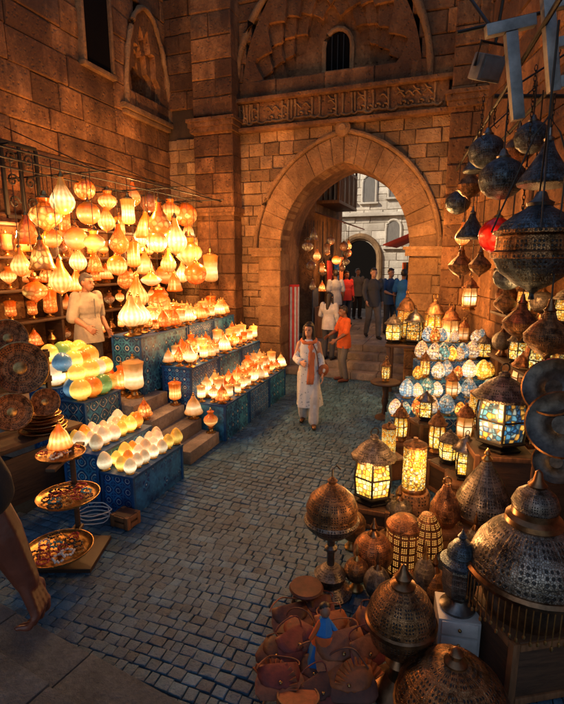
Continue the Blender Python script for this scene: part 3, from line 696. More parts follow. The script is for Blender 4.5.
m=MB(); m.box((-.02,1.2,3.2),(.06,.7,1.2)); ob('shutter',mesh(m,'shutter',WOOD,True,.01),rb)
m=MB(); p=[m.V(q) for q in ((-.02,-.2,2.75),(-.02,3.2,2.75),(-.75,3.2,2.45),(-.75,-.2,2.45))]; m.face(p); o=ob('awning',mesh(m,'awning',REDC,False),rb); md=o.modifiers.new('thickness','SOLIDIFY'); md.thickness=.02
for i,(w,y,z,c_,lab) in enumerate(((-.98,2.75,2.6,REDC,'red cloth hanging at the alley shop front'),(-.95,3.4,2.7,SKYB,'blue cloth hanging at the alley shop front'),(.84,4.3,2.55,ORANGEC,'orange cloth hanging on the right alley building'),(.80,4.9,2.55,WHITEC,'white cloth hanging on the right alley building'),(.78,5.5,2.55,SKYB,'blue cloth hanging on the right alley building'),(.76,6.1,2.55,PEACH,'peach cloth hanging on the right alley building'),(-1.0,4.2,2.7,PEACH,'peach cloth hanging deepest at the alley shop front'),(-1.14,1.95,1.9,GREYC,'grey cloth hanging low inside the arch on the left'))):
    m=MB(); rows=[]
    for k in range(8): rows.append([m.V((.03*math.sin(q*2.2+k*.3),-.25+q*.05,-k*.17)) for q in range(11)])
    for k in range(7):
        for q in range(10): m.face((rows[k][q],rows[k][q+1],rows[k+1][q+1],rows[k+1][q]))
    o=ob('hanging_cloth',mesh(m,'hanging_cloth',c_,True,0,80)); o.location=W(w,y,z); o.rotation_euler[2]=ROT; tag(o,lab,'cloth'); md=o.modifiers.new('thickness','SOLIDIFY'); md.thickness=.012
sr=thing('rolled_rug','tall red and white striped rug roll against the left arch jamb','rug',atZ(293,372,0)+Vector((0,.25,0)),0)
m=MB(); m.lathe([(0,0),(.14,0),(.15,.3),(.135,1.6),(.14,2.05),(0,2.05)],18,(0,0,0),None,lambda a,z:.05*math.sin(3*a+z)); ob('rug_roll',mesh(m,'rug_roll',REDC),sr)
for k in range(4): 
    a=R(-150+k*40); m=MB(); m.box((.139*math.cos(a),.139*math.sin(a),1.02),(.03,.05,1.96),a); ob('stripe',mesh(m,'stripe',WHITEC),sr)
# ================================================================== LAMP PROTOTYPES (unit height)
CAP=lambda z,r:MB().lathe([(0,z-.03),(r*1.1,z-.03),(r,z+.02),(r*.5,z+.06),(r*.3,1.0),(0,1.0)],14)
def pend(key,prof,capz,capr,mat,n=20):
    proto(key,('glass',MB().lathe(prof,n),mat),('cap',CAP(capz,capr),BRASS),('finial',MB().lathe([(0,-.06),(.015,-.05),(.03,-.025),(.012,0),(.05,.03),(0,.03)],10),BRASS))
TEAR=[(0,0),(.06,.01),(.17,.07),(.26,.18),(.29,.29),(.265,.41),(.19,.54),(.11,.68),(.065,.82),(.05,.9),(0,.9)]
GLOB=[(0,0),(.14,.02),(.28,.1),(.38,.24),(.42,.42),(.39,.58),(.29,.72),(.15,.8),(.09,.84),(0,.84)]
ONI=[(0,0),(.05,.02),(.1,.07),(.24,.16),(.36,.28),(.4,.42),(.34,.55),(.2,.64),(.14,.7),(.17,.78),(.2,.84),(0,.84)]
CYL=[(0,0),(.12,.01),(.2,.06),(.22,.14),(.2,.4),(.22,.68),(.24,.78),(.14,.84),(0,.85)]
DISC=[(0,0),(.2,.03),(.5,.2),(.62,.36),(.5,.5),(.28,.62),(.15,.74),(.1,.84),(0,.84)]
BELL=[(0,.0),(.34,.0),(.36,.06),(.3,.2),(.26,.4),(.2,.58),(.1,.74),(.06,.86),(0,.86)]
for nm,mt in (('amber',G_AMB),('cream',G_CRM),('honey',G_HON),('smoked',G_DIM)):
    pend('tear_'+nm,TEAR,.9,.07,mt); pend('glob_'+nm,GLOB,.84,.11,mt); pend('oni_'+nm,ONI,.84,.2,mt); pend('cyl_'+nm,CYL,.84,.15,mt); pend('disc_'+nm,DISC,.84,.12,mt); pend('bell_'+nm,BELL,.86,.08,mt)
SHN={'tear':'teardrop','glob':'globe','oni':'onion shaped','cyl':'cylindrical','disc':'flattened','bell':'bell shaped'}
ZR=3.78
rk=thing('hanging_rack','black iron rack on the left wall carrying the glowing glass lamps','rack',P0,ROT)
for c in (1.5,1.95,2.45):
    m=MB(); m.tube([(-c,-1.5,ZR),(-c,3.6,ZR)],.011,8); ob('rail',mesh(m,'rail',IRON),rk)
for a in (-1.4,.2,1.8,3.5):
    m=MB(); m.tube([(-1.4,a,ZR+.02),(-3.32,a,ZR+.02)],.012,8); m.tube([(-1.6,a,ZR+.02),(-3.3,a,ZR+.75)],.008,6); ob('bracket',mesh(m,'bracket',IRON),rk)
PL=[(63,196,40,'tear','cream',0),(90,211,26,'glob','amber',1),(47,213,34,'oni','honey',1),(106,216,24,'tear','amber',2),(126,211,30,'cyl','cream',0),(145,221,28,'bell','amber',1),(161,217,36,'tear','honey',0),
(74,235,24,'glob','cream',1),(40,252,30,'bell','honey',0),(59,272,34,'tear','amber',0),(96,242,26,'oni','cream',0),(117,240,30,'tear','honey',1),(134,255,30,'cyl','amber',1),(156,240,24,'glob','cream',0),(175,232,34,'tear','cream',1),
(188,249,30,'oni','amber',1),(201,243,34,'tear','honey',2),(211,266,28,'cyl','cream',1),(196,273,24,'glob','honey',0),(170,259,26,'tear','amber',0),(153,277,15,'disc','cream',0),(117,266,24,'glob','amber',2),
(138,292,32,'tear','amber',1),(78,257,26,'tear','cream',2),(36,288,30,'oni','honey',1),(50,300,28,'cyl','honey',2),(176,282,22,'bell','amber',1),(28,225,32,'bell','honey',2),(185,215,24,'glob','honey',2),(204,222,24,'tear','amber',2),(84,188,22,'glob','honey',2),(132,190,24,'tear','amber',2),(108,196,22,'oni','amber',2),(150,200,22,'glob','smoked',2),(140,236,24,'tear','cream',2),(66,218,22,'cyl','honey',2),
(170,205,24,'oni','amber',2),(120,225,22,'cyl','amber',2),(96,262,22,'bell','honey',2),(126,276,24,'tear','honey',2),(165,272,20,'glob','amber',2),(184,268,24,'tear','cream',2),(206,256,22,'oni','amber',2),(50,238,22,'glob','amber',2),(146,262,24,'bell','cream',2),(190,232,22,'bell','cream',2),(214,240,22,'glob','amber',2),(160,296,24,'oni','honey',2),(76,278,24,'bell','amber',2),(22,262,28,'tear','amber',1)]
PLn=sorted(range(len(PL)),key=lambda i:PL[i][0]); rank={}
for g in set((p[3],p[4]) for p in PL):
    L_=[i for i in PLn if (PL[i][3],PL[i][4])==g]
    for r_,i in enumerate(L_): rank[i]=(r_,len(L_))
CS=(1.5,1.95,2.45)
for i,(px,py,hp,sh,co,cr) in enumerate(PL):
    p,t=atC(px+U(-2,2),py+U(-3,3),CS[cr]); s=hp*t/F*1.08*U(.9,1.12); p.z-=s*.5
    r=put('%s_%s'%(sh,co),'hanging_lamp','%s %s lamp on the left rack, %s from the left of its kind'%(co,SHN[sh],ORD[rank[i][0]]) if rank[i][1]>1 else '%s %s lamp on the left rack, the only one of its kind'%(co,SHN[sh]),'lamp',p,U(0,6),s,'glass lamps hanging on the left rack')
    m=MB(); m.tube([(0,0,.97),(0,0,(ZR-.01-p.z)/s)],.005/s,5); ob('chain',mesh(m,'chain',IRON),r)
# ------------------------------------------------------------------ display boxes on the left
def dbox(label,a0,a1,c0,c1,z0,z1,mat=TILE):
    t=thing('display_box',label,'display box',D((a0+a1)/2,(c0+c1)/2,z0),ROT,'blue painted display boxes')
    m=MB(); m.box((0,0,(z1-z0-.03)/2),(c1-c0-.03,a1-a0-.03,z1-z0-.03)); ob('box_body',mesh(m,'box_body',mat,True,.008),t)
    m=MB(); m.box((0,0,z1-z0-.0145),(c1-c0,a1-a0,.029)); ob('top_board',mesh(m,'top_board',TOPB,True,.006),t)
    for sx in (1,-1):
        for sy in (1,-1): m=MB(); m.box((sx*((c1-c0)/2-.022),sy*((a1-a0)/2-.022),(z1-z0-.03)/2),(.035,.035,z1-z0-.031)); ob('corner_post',mesh(m,'corner_post',TOPB,True,.004),t)
    return t
dbox('blue patterned box holding the nearest egg lamps, lower step',-1.68,-.72,-.12,.30,0,.44)
dbox('deep blue patterned box behind the nearest egg lamps, upper step',-1.68,-.72,.31,.78,0,.62,TILE2)
dbox('deep blue box under the heaped globes beside the stall keeper, front step',-1.05,-.38,1.02,1.42,0,.92,TILE2)
dbox('blue patterned box under the heaped globes beside the stall keeper, back step',-1.05,-.38,1.43,1.9,0,1.06)
TN=[('lowest',.0,.19,.55),('middle',.0,.73,1.06),('highest',.7,1.28,1.55)]
for ti,(nm,z0,cc,z1) in enumerate(TN):
    for bi,(a0,a1) in enumerate((((.50 if ti<2 else .1),1.36),(1.38,2.24),(2.26,3.10))):
        dbox('%s blue box of the %s lamp tier right of the stairs'%(('near','middle','far')[bi],nm),a0,a1,cc-.26,cc+.26,z0,z1,TILE if (ti+bi)%2 else TILE2)
# small stepped boxes masking the tall near ends, each with its lamp
for i,(a0,a1,c0,c1,z1,k,h) in enumerate(((.44,.495,.0,.0,0,'',0),)): pass
stt=thing('stall_stairs','worn stone stairs climbing left between the blue display boxes','stairs',P0,ROT)
for i in range(4):
    m=MB(); m.box((-(.28*i+.145),0.02,.0875*(i+1)),(.286,.80,.175*(i+1)),0,random.random()); ob('step',mesh(m,'step',STEPM,True,.012),stt)
m=MB(); m.box((-2.2,1.5,.35),(2.16,5.0,.69)); o=ob('stall_floor',mesh(m,'stall_floor',STEPM,True,.01)); o.location=P0; o.rotation_euler[2]=ROT; tag(o,'raised stone stall floor along the left wall under the hanging lamps','platform')
EGG=[(0,.08),(.16,.09),(.29,.17),(.36,.31),(.375,.43),(.345,.58),(.27,.75),(.16,.9),(.06,.98),(0,1)]
BALL=[(0,.06),(.2,.07),(.36,.17),(.45,.33),(.47,.5),(.43,.68),(.32,.84),(.16,.96),(0,1)]
FOOT=lambda:MB().lathe([(0,0),(.23,0),(.24,.03),(.2,.06),(.17,.1),(0,.1)],16)
for k,mt in MOS.items(): proto('egg_'+k,('egg_glass',MB().lathe(EGG,22),mt),('foot',FOOT(),BRASS))
for k,mt in SM.items():
    proto('globe_'+k,('egg_glass',MB().lathe(BALL,24),mt),('foot',FOOT(),BRASS)); proto('segg_'+k,('egg_glass',MB().lathe(EGG,24),mt),('foot',FOOT(),BRASS))
def eggrow(where,rowname,pts,cols,h,group,hv=(.88,1.14),kind='egg',word='mosaic egg lamp'):
    for i,p in enumerate(pts):
        if p is None: continue
        c=cols[i%len(cols)]
        put('%s_%s'%(kind,c),'egg_lamp','%s %s, %s in the %s %s'%(c,word,ORD[i],rowname,where),'lamp',p,U(0,6),h*U(*hv),group,(U(-.07,.07),U(-.07,.07)))
pal=['cream','cream','yellow','cream','cream','orange','cream','yellow']
for k,(c,z) in enumerate(((-.03,.44),(.12,.44),(.27,.44),(.42,.62),(.56,.62),(.70,.62))):
    eggrow('on the nearest blue box',('street side row','second row','third row','fourth row','fifth row','back row')[k],[D(-1.61+.142*i+U(-.02,.02)+.05*(k%2),(c if c!=.27 else .25)+U(-.02,.02),z) for i in range(7 if k%2==0 else 6)],[pal[(i*3+k*2)%8] for i in range(7)],.195,'egg lamps on the nearest blue box',(.82,1.12),'segg','smooth egg lamp')
pal2=['yellow','yellow','yellow','orange','yellow','yellow','green','yellow','cream','yellow']
for k,(c,z) in enumerate(((1.14,.92),(1.32,.92),(1.55,1.06),(1.77,1.06))):
    eggrow('beside the stall keeper',('front row','second row','third row','back row')[k],[D(-.95+.17*i+U(-.03,.03)+.05*(k%2),c+U(-.03,.03),z) for i in range(4)],['blue' if (k,i)==(1,0) else pal2[(i*3+k*4)%10] for i in range(4)],.26,'glowing globes beside the stall keeper',(.82,1.16),'globe','glass globe lamp')
eggrow('of the stall keeper heap','upper layer',[D(-.88+.15*(i%4)+U(-.03,.03),1.22+.22*(i//4)+U(-.03,.03),1.13+.10*(i//4)) for i in range(12)],['yellow','yellow','cream','yellow','blue','yellow','orange','yellow','yellow','green','yellow','yellow'],.26,'glowing globes beside the stall keeper',(.85,1.1),'globe','glass globe lamp')
def standing(key,prof,mat): proto(key,('shade',MB().lathe([(r,z*.8+.2) for r,z in prof],20),mat),('lamp_base',MB().lathe([(0,0),(.2,0),(.21,.03),(.1,.07),(.07,.14),(.12,.19),(.14,.22),(0,.22)],14),BRASS),('finial',MB().lathe([(0,.90),(.05,.91),(.05,.95),(.02,.97),(.03,1.0),(0,1.03)],10),BRASS))
for nm,mt in (('white',G_WHT),('amber',G_AMB),('honey',G_HON),('smoked',G_DIM)):
    standing('st_cyl_'+nm,CYL,mt); standing('st_bell_'+nm,BELL,mt); standing('st_oni_'+nm,[(r*.72,z) for r,z in ONI],mt); standing('st_tear_'+nm,TEAR,mt)
kinds=['cyl','cyl','bell','oni','cyl','bell','tear']; hues=['white','white','white','white','honey','amber','white']
for nm,z0,cc,z1 in TN:
    for rr,(dc,rn) in enumerate(((-.18,'front'),(.0,'middle'),(.18,'back'))):
        for i in range(12):
            sh=random.choice(kinds); hu=random.choice(hues)
            put('st_%s_%s'%(sh,hu),'table_lamp','%s %s lamp, %s from near end, %s row of %s tier'%(hu,SHN[sh],ORD[i],rn,nm),'lamp',D(.58+.22*i+U(-.03,.03),cc+dc+U(-.025,.025),z1),U(0,6),U(.20,.36)*(1.0,1.1,1.2)[rr],'glass lamps on the tiers right of the stairs')
for i,(a,c,h) in enumerate(((.18,1.22,.62),(.40,1.26,.58))):
    put('st_tear_white','table_lamp','tall pointed white lamp at the stair top, %s of the pair'%('left','right')[i],'lamp',D(a,c,1.55),0,h,'tall pointed lamps at the stair top')
for i,(a,c,z,h,k) in enumerate(((.36,.10,.175,.36,'oni_amber'),(.37,.38,.35,.38,'bell_white'),(.37,.68,.525,.40,'cyl_amber'),(-.34,.70,.525,.30,'bell_honey'))):
    hu=k.split('_')[1]; put('st_'+k,'table_lamp','%s lamp standing on the %s stall step%s'%(hu,('first','second','third','third')[i],(' by the tiers',' by the tiers',' by the tiers',' by the eggs')[i]),'lamp',D(a,c,z),0,h)
for i,(a,c,h,k) in enumerate(((.0,1.12,.62,'cyl_white'),(.02,1.34,.5,'oni_amber'),(-.02,1.50,.44,'bell_honey'))):
    put('st_'+k,'floor_lamp','%s %s lamp on the stall floor below the tall pointed pair'%(k.split('_')[1],SHN[k.split('_')[0]]),'lamp',D(a+.02,c,.69),0,h)
ws_=thing('wall_shelf','tall dark wooden shelves on the left wall behind the hanging lamps','shelf',P0,ROT)
SZ=(1.25,1.72,2.19,2.66,3.13)
for z in SZ: m=MB(); m.box((-3.0,1.35,z-.02),(.38,4.9,.035)); ob('board',mesh(m,'board',WOOD,True,.005),ws_)
for a in (-1.1,.55,2.2,3.8): m=MB(); m.box((-3.02,a,2.05),(.36,.05,2.7)); ob('upright',mesh(m,'upright',WOOD,True,.005),ws_)
proto('vase',('vase_body',MB().lathe([(0,0),(.2,0),(.2,.03),(.1,.1),(.24,.28),(.3,.42),(.22,.6),(.1,.74),(.09,.85),(.18,.98),(.19,1.0),(.1,.96)],20),BRASS),('neck_ring',MB().lathe([(.1,.73),(.125,.75),(.1,.78)],16),BRONZE))
for k,z in enumerate(SZ[:4]):
    for i in range(14):
        a=-.95+.35*i
        if random.random()<.28: put('vase','vase','brass vase, %s from near end on the %s wall shelf'%(ORD[i],ORD[k]),'vase',D(a,3.0+U(-.05,.05),z),0,U(.24,.36),'goods on the left wall shelves')
        else:
            sh=random.choice(('cyl','bell','oni','tear')); hu=random.choice(('amber','honey','amber','smoked')); put('st_%s_%s'%(sh,hu),'table_lamp','%s %s lamp, %s from near end on the %s wall shelf'%(hu,SHN[sh],ORD[i],ORD[k]),'lamp',D(a,3.0+U(-.06,.06),z),0,U(.26,.4),'goods on the left wall shelves')
# ================================================================== RIGHT SIDE
rs=[(6.5,.40,1.60,3.10,9),(6.85,.58,1.80,3.20,9),(7.2,.78,2.05,3.28,8),(7.5,1.01,2.25,3.33,8),(7.8,1.24,2.4,3.38,7)]
tsd=thing('tiered_stand','blue stepped stand of egg lamps against the right wall','stand',(0,0,0))
for i,(y,z,x0,x1,n) in enumerate(rs):
    m=MB(); m.box(((x0+x1)/2,y+.0,z/2),(x1-x0+.14,.30 if i in (2,3,4) else .345,z)); ob('step',mesh(m,'step',TILE if i%2 else TILE2,True,.01),tsd)
def ngon_posts(m,r0,r1,z0,z1,n,th,a0=0):
    for k in range(n):
        a=a0+2*PI*k/n; m.tube([(r0*math.cos(a),r0*math.sin(a),z0),(r1*math.cos(a),r1*math.sin(a),z1)],th,6)
def lantern(key,pane,metal,r=.26,n=6,roof=PF_GUN,taper=.9):
    gl=MB().lathe([(r*taper,.13),(r,.38),(r*taper*.96,.62)],n); fr=MB(); ngon_posts(fr,r*taper+.006,r+.006,.12,.38,n,.014); ngon_posts(fr,r+.006,r*taper*.96+.006,.38,.63,n,.014)
    for zz,rr in ((.13,r*taper),(.38,r),(.62,r*taper)): fr.tube([((rr+.006)*math.cos(2*PI*k/n),(rr+.006)*math.sin(2*PI*k/n),zz) for k in range(n)],.013,5,True)
    base=MB().lathe([(0,0),(r*.85,0),(r*.9,.03),(r*.7,.06),(r*1.05,.11),(r*1.05,.13),(0,.13)],n)
    rf=MB().lathe([(r*1.15,.61),(r*1.15,.64),(r*.9,.68),(r*.8,.74),(r*.45,.82),(r*.2,.86),(r*.22,.89),(r*.1,.92),(0,.93)],n*2)
    hd_=MB(); hd_.tube([(.055*math.cos(t),0,.955+.055*math.sin(t)) for t in [2*PI*k/14 for k in range(14)]],.009,6,True)
    proto(key,('panes',gl,pane,False),('frame',fr,metal),('base',base,metal,False),('roof',rf,roof),('handle',hd_,metal))
lantern('lantern_amber',PANE_Y,IRON); lantern('lantern_blue',PANE_B,IRON,.29); lantern('lantern_slim',PANE_Y,BRASS,.17,8,PF_BRZ); lantern('lantern_four',PANE_Y,IRON,.24,4,GUN)
lantern('lantern_white',G_WHT,BRASS,.2,6,PF_CU)
palR=[['white','yellow','blue','white','orange','turquoise'],['blue','white','orange','white','turquoise','white'],['yellow','white','orange','blue','white','yellow'],['white','blue','white','yellow','turquoise','white'],['blue','white','turquoise','white','blue','orange']]
for k,(y,z,x0,x1,n) in enumerate(rs):
    pts=[];
    for i in range(n):
        p=Vector((x0+.04+(x1-x0-.08)*i/(n-1)+U(-.05,.05),y+U(-.08,.08),z)); lan=(i*7+k*3)%9==4
        if lan:
            kk=('lantern_slim','lantern_amber','lantern_white')[(i+k)%3]; put(kk,'lantern','%s lantern among the eggs, %s on the %s step of the right stand'%({'lantern_slim':'slim brass','lantern_amber':'amber','lantern_white':'milk glass'}[kk],ORD[i],('lowest','second','third','fourth','top')[k]),'lantern',p,U(0,2),U(.40,.55)); pts.append(None)
        else: pts.append(p)
    eggrow('of the right stepped stand',('lowest','second','third','fourth','top')[k]+' step',pts,[palR[k][(i*5)%6] for i in range(n)],.27,'egg lamps on the right stepped stand',(.78,1.18))
tb=thing('wooden_table','dark wooden table with lit lanterns beside the right pier','table',(2.62,8.75,0),ROT)
m=MB(); m.box((0,0,1.03),(1.25,.6,.05)); ob('table_top',mesh(m,'table_top',WOOD,True,.008),tb)
for sx in (1,-1):
    for sy in (1,-1): m=MB(); m.box((sx*.56,sy*.25,.5),(.07,.07,1.0)); ob('leg',mesh(m,'leg',WOOD,True,.006),tb)
for i,(dx,dy,k,s,lb_) in enumerate(((-.5,-.1,'lantern_amber',.6,'amber six sided lantern'),(-.12,-.12,'lantern_four',.72,'square amber lantern'),(.22,-.1,'lantern_slim',.95,'slim tall brass lantern'),(.5,-.12,'lantern_white',.8,'milk glass brass lantern'),(-.3,.14,'lantern_slim',1.0,'slim tall back row lantern'))):
    put(k,'lantern','%s, %s from the left on the table by the right pier'%(lb_,ORD[i]),'lantern',Vector((2.62,8.75,1.056))+EX*dx+EY*dy,U(0,2),s,'lanterns on the table by the right pier')
def crate(name,label,cat,c,d,rz,mat,planks=True,group=None):
    t=thing(name,label,cat,c,rz,group); m=MB(); m.box((0,0,d[2]/2),(d[0]-.02,d[1]-.02,d[2]-.004)); ob('body',mesh(m,'body',mat,True,.006),t)
    m=MB()
    if planks:
        for sx in (1,-1):
            for sy in (1,-1): m.box((sx*(d[0]/2-.02),sy*(d[1]/2-.02),d[2]/2),(.045,.045,d[2]-.002))
        for z in (.03,d[2]-.03):
            for sy in (1,-1): m.box((0,sy*(d[1]/2-.006),z),(d[0]-.09,.02,.045)); m.box((sy*(d[0]/2-.006),0,z),(.02,d[1]-.09,.045))
        ob('battens',mesh(m,'battens',WOOD2,True,.004),t)
    return t
def place(px,py,Y): return atY(px,py,Y)
pA=place(372,500,4.4); crate('wooden_crate','low wooden crate under the amber lantern at the street edge','crate',(pA.x,pA.y,0),(.40,.40,pA.z),ROT,WOOD)
put('lantern_amber','lantern','bright amber six sided lantern on a low crate at the right street edge','lantern',pA,.3,.76)
pB=place(498,447,4.4); crate('wooden_crate','tall wooden crate under the large blue and amber lantern','crate',(pB.x,pB.y,0),(.55,.5,pB.z),R(-8),WOOD)
put('lantern_blue','lantern','large blue and amber glass lantern with dark frame on the tall crate','lantern',pB,.2,.84)
pC=place(413,490,4.4); t=thing('cane_drum','woven cane drum under the tall amber cylinder lamp','drum',(pC.x,pC.y,0))
ob('drum_body',mesh(MB().lathe([(0,0),(.15,0),(.17,.1),(.17,pC.z-.04),(.15,pC.z),(0,pC.z)],20),'drum_body',BASK),t)
proto('tube_lamp',('shade',MB().lathe([(.19,.06),(.2,.08),(.2,.84),(.19,.86)],20),PANE_Y),('foot',MB().lathe([(0,0),(.22,0),(.22,.05),(.2,.08),(0,.08)],20),BRONZE),('lid',MB().lathe([(.21,.84),(.21,.88),(.12,.93),(.05,.95),(.04,1.0),(0,1.0)],20),PF_BRZ))
put('tube_lamp','table_lamp','tall amber cylinder lamp standing on the cane drum','lamp',pC,0,.56)
pD=place(464,478,4.6); crate('wooden_crate','small crate under the square fretwork lantern','crate',(pD.x,pD.y,0),(.36,.36,pD.z),R(-15),WOOD2)
put('lantern_four','lantern','square fretwork lantern glowing amber left of the blue lantern crate','lantern',pD,R(30),.52)
pE=place(464,440,5.3); crate('wooden_crate','dark crate under the milk glass lantern behind the fretwork lantern','crate',(pE.x,pE.y,0),(.4,.4,pE.z),R(-10),WOOD)
put('lantern_white','lantern','milk glass lantern on a dark crate behind the square fretwork lantern','lantern',pE,0,.5)
for i,(px,py,Y,k,s,lb_) in enumerate(((436,452,5.6,'lantern_slim',.6,'slim brass lantern between the egg stand and cylinder lamp'),(400,440,6.0,'lantern_slim',.55,'slim brass lantern at the front corner of the egg stand'),(532,440,5.0,'lantern_amber',.6,'amber lantern half hidden behind the large blue lantern'),(520,395,5.6,'lantern_white',.6,'milk glass lantern high at the right beside the egg stand'),(548,455,4.3,'lantern_slim',.7,'slim brass lantern right of the large blue lantern'),(540,380,5.3,'lantern_four',.62,'square amber lantern high behind the blue lantern'),(425,420,6.1,'lantern_four',.45,'small square lantern before the lowest egg step'),(388,455,5.4,'tube_lamp',.42,'small amber cylinder lamp behind the street edge lantern'),(448,462,5.0,'lantern_amber',.42,'small amber lantern left of the square fretwork lantern'),(476,425,5.7,'tube_lamp',.5,'amber cylinder lamp left of the large blue lantern top'))):
    p=place(px,py,Y); p.z=max(p.z,.06); crate('wooden_crate','crate under the '+lb_,'crate',(p.x,p.y,0),(.32,.32,p.z),R(-15+5*i),(WOOD,WOOD2)[i%2]); put(k,'lantern',lb_,'lantern',p,U(0,2),s)
rsh=thing('wall_shelf','dark shelf on the right wall crowded with metal lamps','shelf',(3.02,5.4,0),R(-5))
for z in (1.32,1.92,2.5): m=MB(); m.box((0,0,z-.02),(.42,2.3,.035)); ob('board',mesh(m,'board',WOOD,True,.005),rsh)
for y in (-1.12,1.12): m=MB(); m.box((.17,y,1.27),(.05,.05,2.54)); ob('upright',mesh(m,'upright',WOOD,True,.005),rsh)
def rings(prof): return MB().lathe(prof,28)
def globe_lamp(name,label,loc,r,mat,footmat,lobes=0,sq=1.0):
    t=thing(name,label,'lamp',loc,U(0,3)); f=(lambda a,z:.035*math.cos(a*lobes)) if lobes else None
    ob('foot',mesh(MB().lathe([(0,0),(r*.55,0),(r*.58,.02),(r*.35,.05),(r*.3,.09),(r*.4,.1),(0,.1)],24),'foot',footmat),t)
    hh=r*sq
    ob('globe',mesh(MB().lathe([(r*math.sin(PI*i/16) if 0<i<16 else 0,.08+hh-hh*math.cos(PI*i/16)) for i in range(17)],32,(0,0,0),None,f),'globe',mat,True,0,60),t)
    z=.08+2*hh; ob('finial',mesh(MB().lathe([(0,z-.03),(r*.35,z-.03),(r*.3,z),(r*.12,z+.03),(r*.2,z+.06),(r*.1,z+.09),(r*.04,z+.13),(0,z+.14)],16),'finial',footmat),t); return t
for k,z in enumerate((1.32,1.92)):
    for i in range(5):
        p=Vector((2.98+U(-.03,.03),4.5+.45*i,z)); q=(i+k*2)%4; nm=('lower','upper')[k]
        if q==0: globe_lamp('globe_lamp','silvered pierced globe lamp, %s from near end on the %s right shelf'%(ORD[i],nm),p,.13,PF_GUN,BRONZE,8)
        elif q==1: put('lantern_slim','lantern','slim brass lantern, %s from near end on the %s right shelf'%(ORD[i],nm),'lantern',p,0,.5)
        elif q==2: globe_lamp('globe_lamp','copper globe lamp, %s from near end on the %s right shelf'%(ORD[i],nm),p,.14,PF_CU,BRONZE)
        else: put('lantern_amber','lantern','amber lantern, %s from near end on the %s right shelf'%(ORD[i],nm),'lantern',p,0,.46)
gz=thing('standing_lamp','bronze onion topped standing lamp at the right street edge','lamp',atZ(330,592,0))
ob('foot',mesh(rings([(0,0),(.17,0),(.175,.02),(.13,.05),(.09,.08),(.12,.13),(.13,.17),(.08,.22),(.04,.25),(0,.25)]),'foot',PF_GUN),gz)
ob('stem',mesh(rings([(0,.24),(.03,.24),(.03,.36),(.05,.38),(.05,.40),(.03,.42),(.03,.50),(0,.5)]),'stem',GUN),gz)
ob('bowl',mesh(rings([(0,.48),(.06,.49),(.13,.53),(.20,.60),(.215,.64),(.2,.66),(0,.66)]),'bowl',PF_GUN),gz)
ob('dome',mesh(rings([(.2,.66),(.19,.70),(.2,.74),(.17,.82),(.11,.88),(.05,.92),(.03,.94),(.04,.96),(.02,.98),(0,1.0)]),'dome',PF_BRZ),gz)
hk=MB(); hk.tube([(0,0,.98),(.0,.0,1.05),(.03,0,1.08),(.06,0,1.05)],.008,6); ob('hook',mesh(hk,'hook',GUN),gz)
globe_lamp('globe_lamp','copper globe lamp on a low foot behind the onion topped lamp',atZ(372,578,0),.165,PF_CU,BRONZE)
t=thing('drum_lamp','brown pierced cylinder lamp with flat lid behind the large globe lamp','lamp',atZ(402,572,0))
ob('shade',mesh(MB().lathe([(.13,.03),(.145,.06),(.145,.40),(.12,.44)],28),'shade',PF_LIT),t); ob('foot',mesh(MB().lathe([(0,0),(.15,0),(.15,.04),(0,.04)],24),'foot',BRONZE),t); ob('lid',mesh(MB().lathe([(.15,.42),(.15,.45),(.1,.5),(.04,.52),(0,.54)],24),'lid',PF_CU),t)
t=thing('oval_lamp','tall copper oval lamp glowing orange right of the pierced cylinder lamp','lamp',atZ(424,575,0))
ob('shade',mesh(MB().lathe([(0,.03),(.08,.04),(.12,.15),(.135,.3),(.11,.45),(.05,.56),(0,.57)],24),'shade',PF_LIT),t); ob('foot',mesh(MB().lathe([(0,0),(.1,0),(.1,.03),(.06,.06),(0,.06)],18),'foot',BRONZE),t)
t=thing('globe_lamp','large pierced bronze globe lamp on a turned stand in the right foreground','lamp',atZ(397,690,0))
ob('stand',mesh(rings([(0,0),(.17,0),(.175,.025),(.12,.06),(.06,.1),(.05,.18),(.08,.21),(.05,.25),(.07,.29),(0,.29)]),'stand',BRONZE),t)
ob('lower_bowl',mesh(rings([(.05,.28),(.12,.31),(.175,.37),(.195,.45),(.2,.475)]),'lower_bowl',PF_BRZ),t)
ob('band',mesh(rings([(.2,.47),(.212,.48),(.212,.505),(.2,.515)]),'band',BRONZE),t)
ob('upper_dome',mesh(rings([(.2,.51),(.19,.58),(.15,.66),(.09,.71),(.06,.73)]),'upper_dome',PF_BRZ),t)
ob('finial',mesh(rings([(.07,.72),(.075,.74),(.04,.76),(.055,.79),(.03,.82),(.015,.86),(0,.87)]),'finial',BRONZE),t)
pF=place(482,517,3.8); crate('wooden_crate','crate under the bronze cone lamp','crate',(pF.x,pF.y,0),(.46,.46,pF.z),R(-12),WOOD)
t=thing('cone_lamp','tall pierced cone lamp between the blue lantern and big dome','lamp',pF)
ob('cone',mesh(rings([(.23,.03),(.245,.1),(.22,.2),(.16,.32),(.1,.42),(.05,.5),(.03,.54)]),'cone',PF_GUN),t); ob('foot',mesh(rings([(0,0),(.2,0),(.25,.03),(.25,.06),(.23,.07),(0,.07)]),'foot',BRONZE),t); ob('finial',mesh(rings([(.035,.53),(.045,.55),(.02,.58),(.03,.6),(0,.65)]),'finial',BRASS),t)
pG=place(444,525,3.7); crate('wooden_crate','small low crate under the pear shaped bronze lamp','crate',(pG.x,pG.y,0),(.28,.28,pG.z),R(8),WOOD2)
t=thing('pear_lamp','pear shaped bronze lamp with a ring on top left of the cone lamp','lamp',pG)
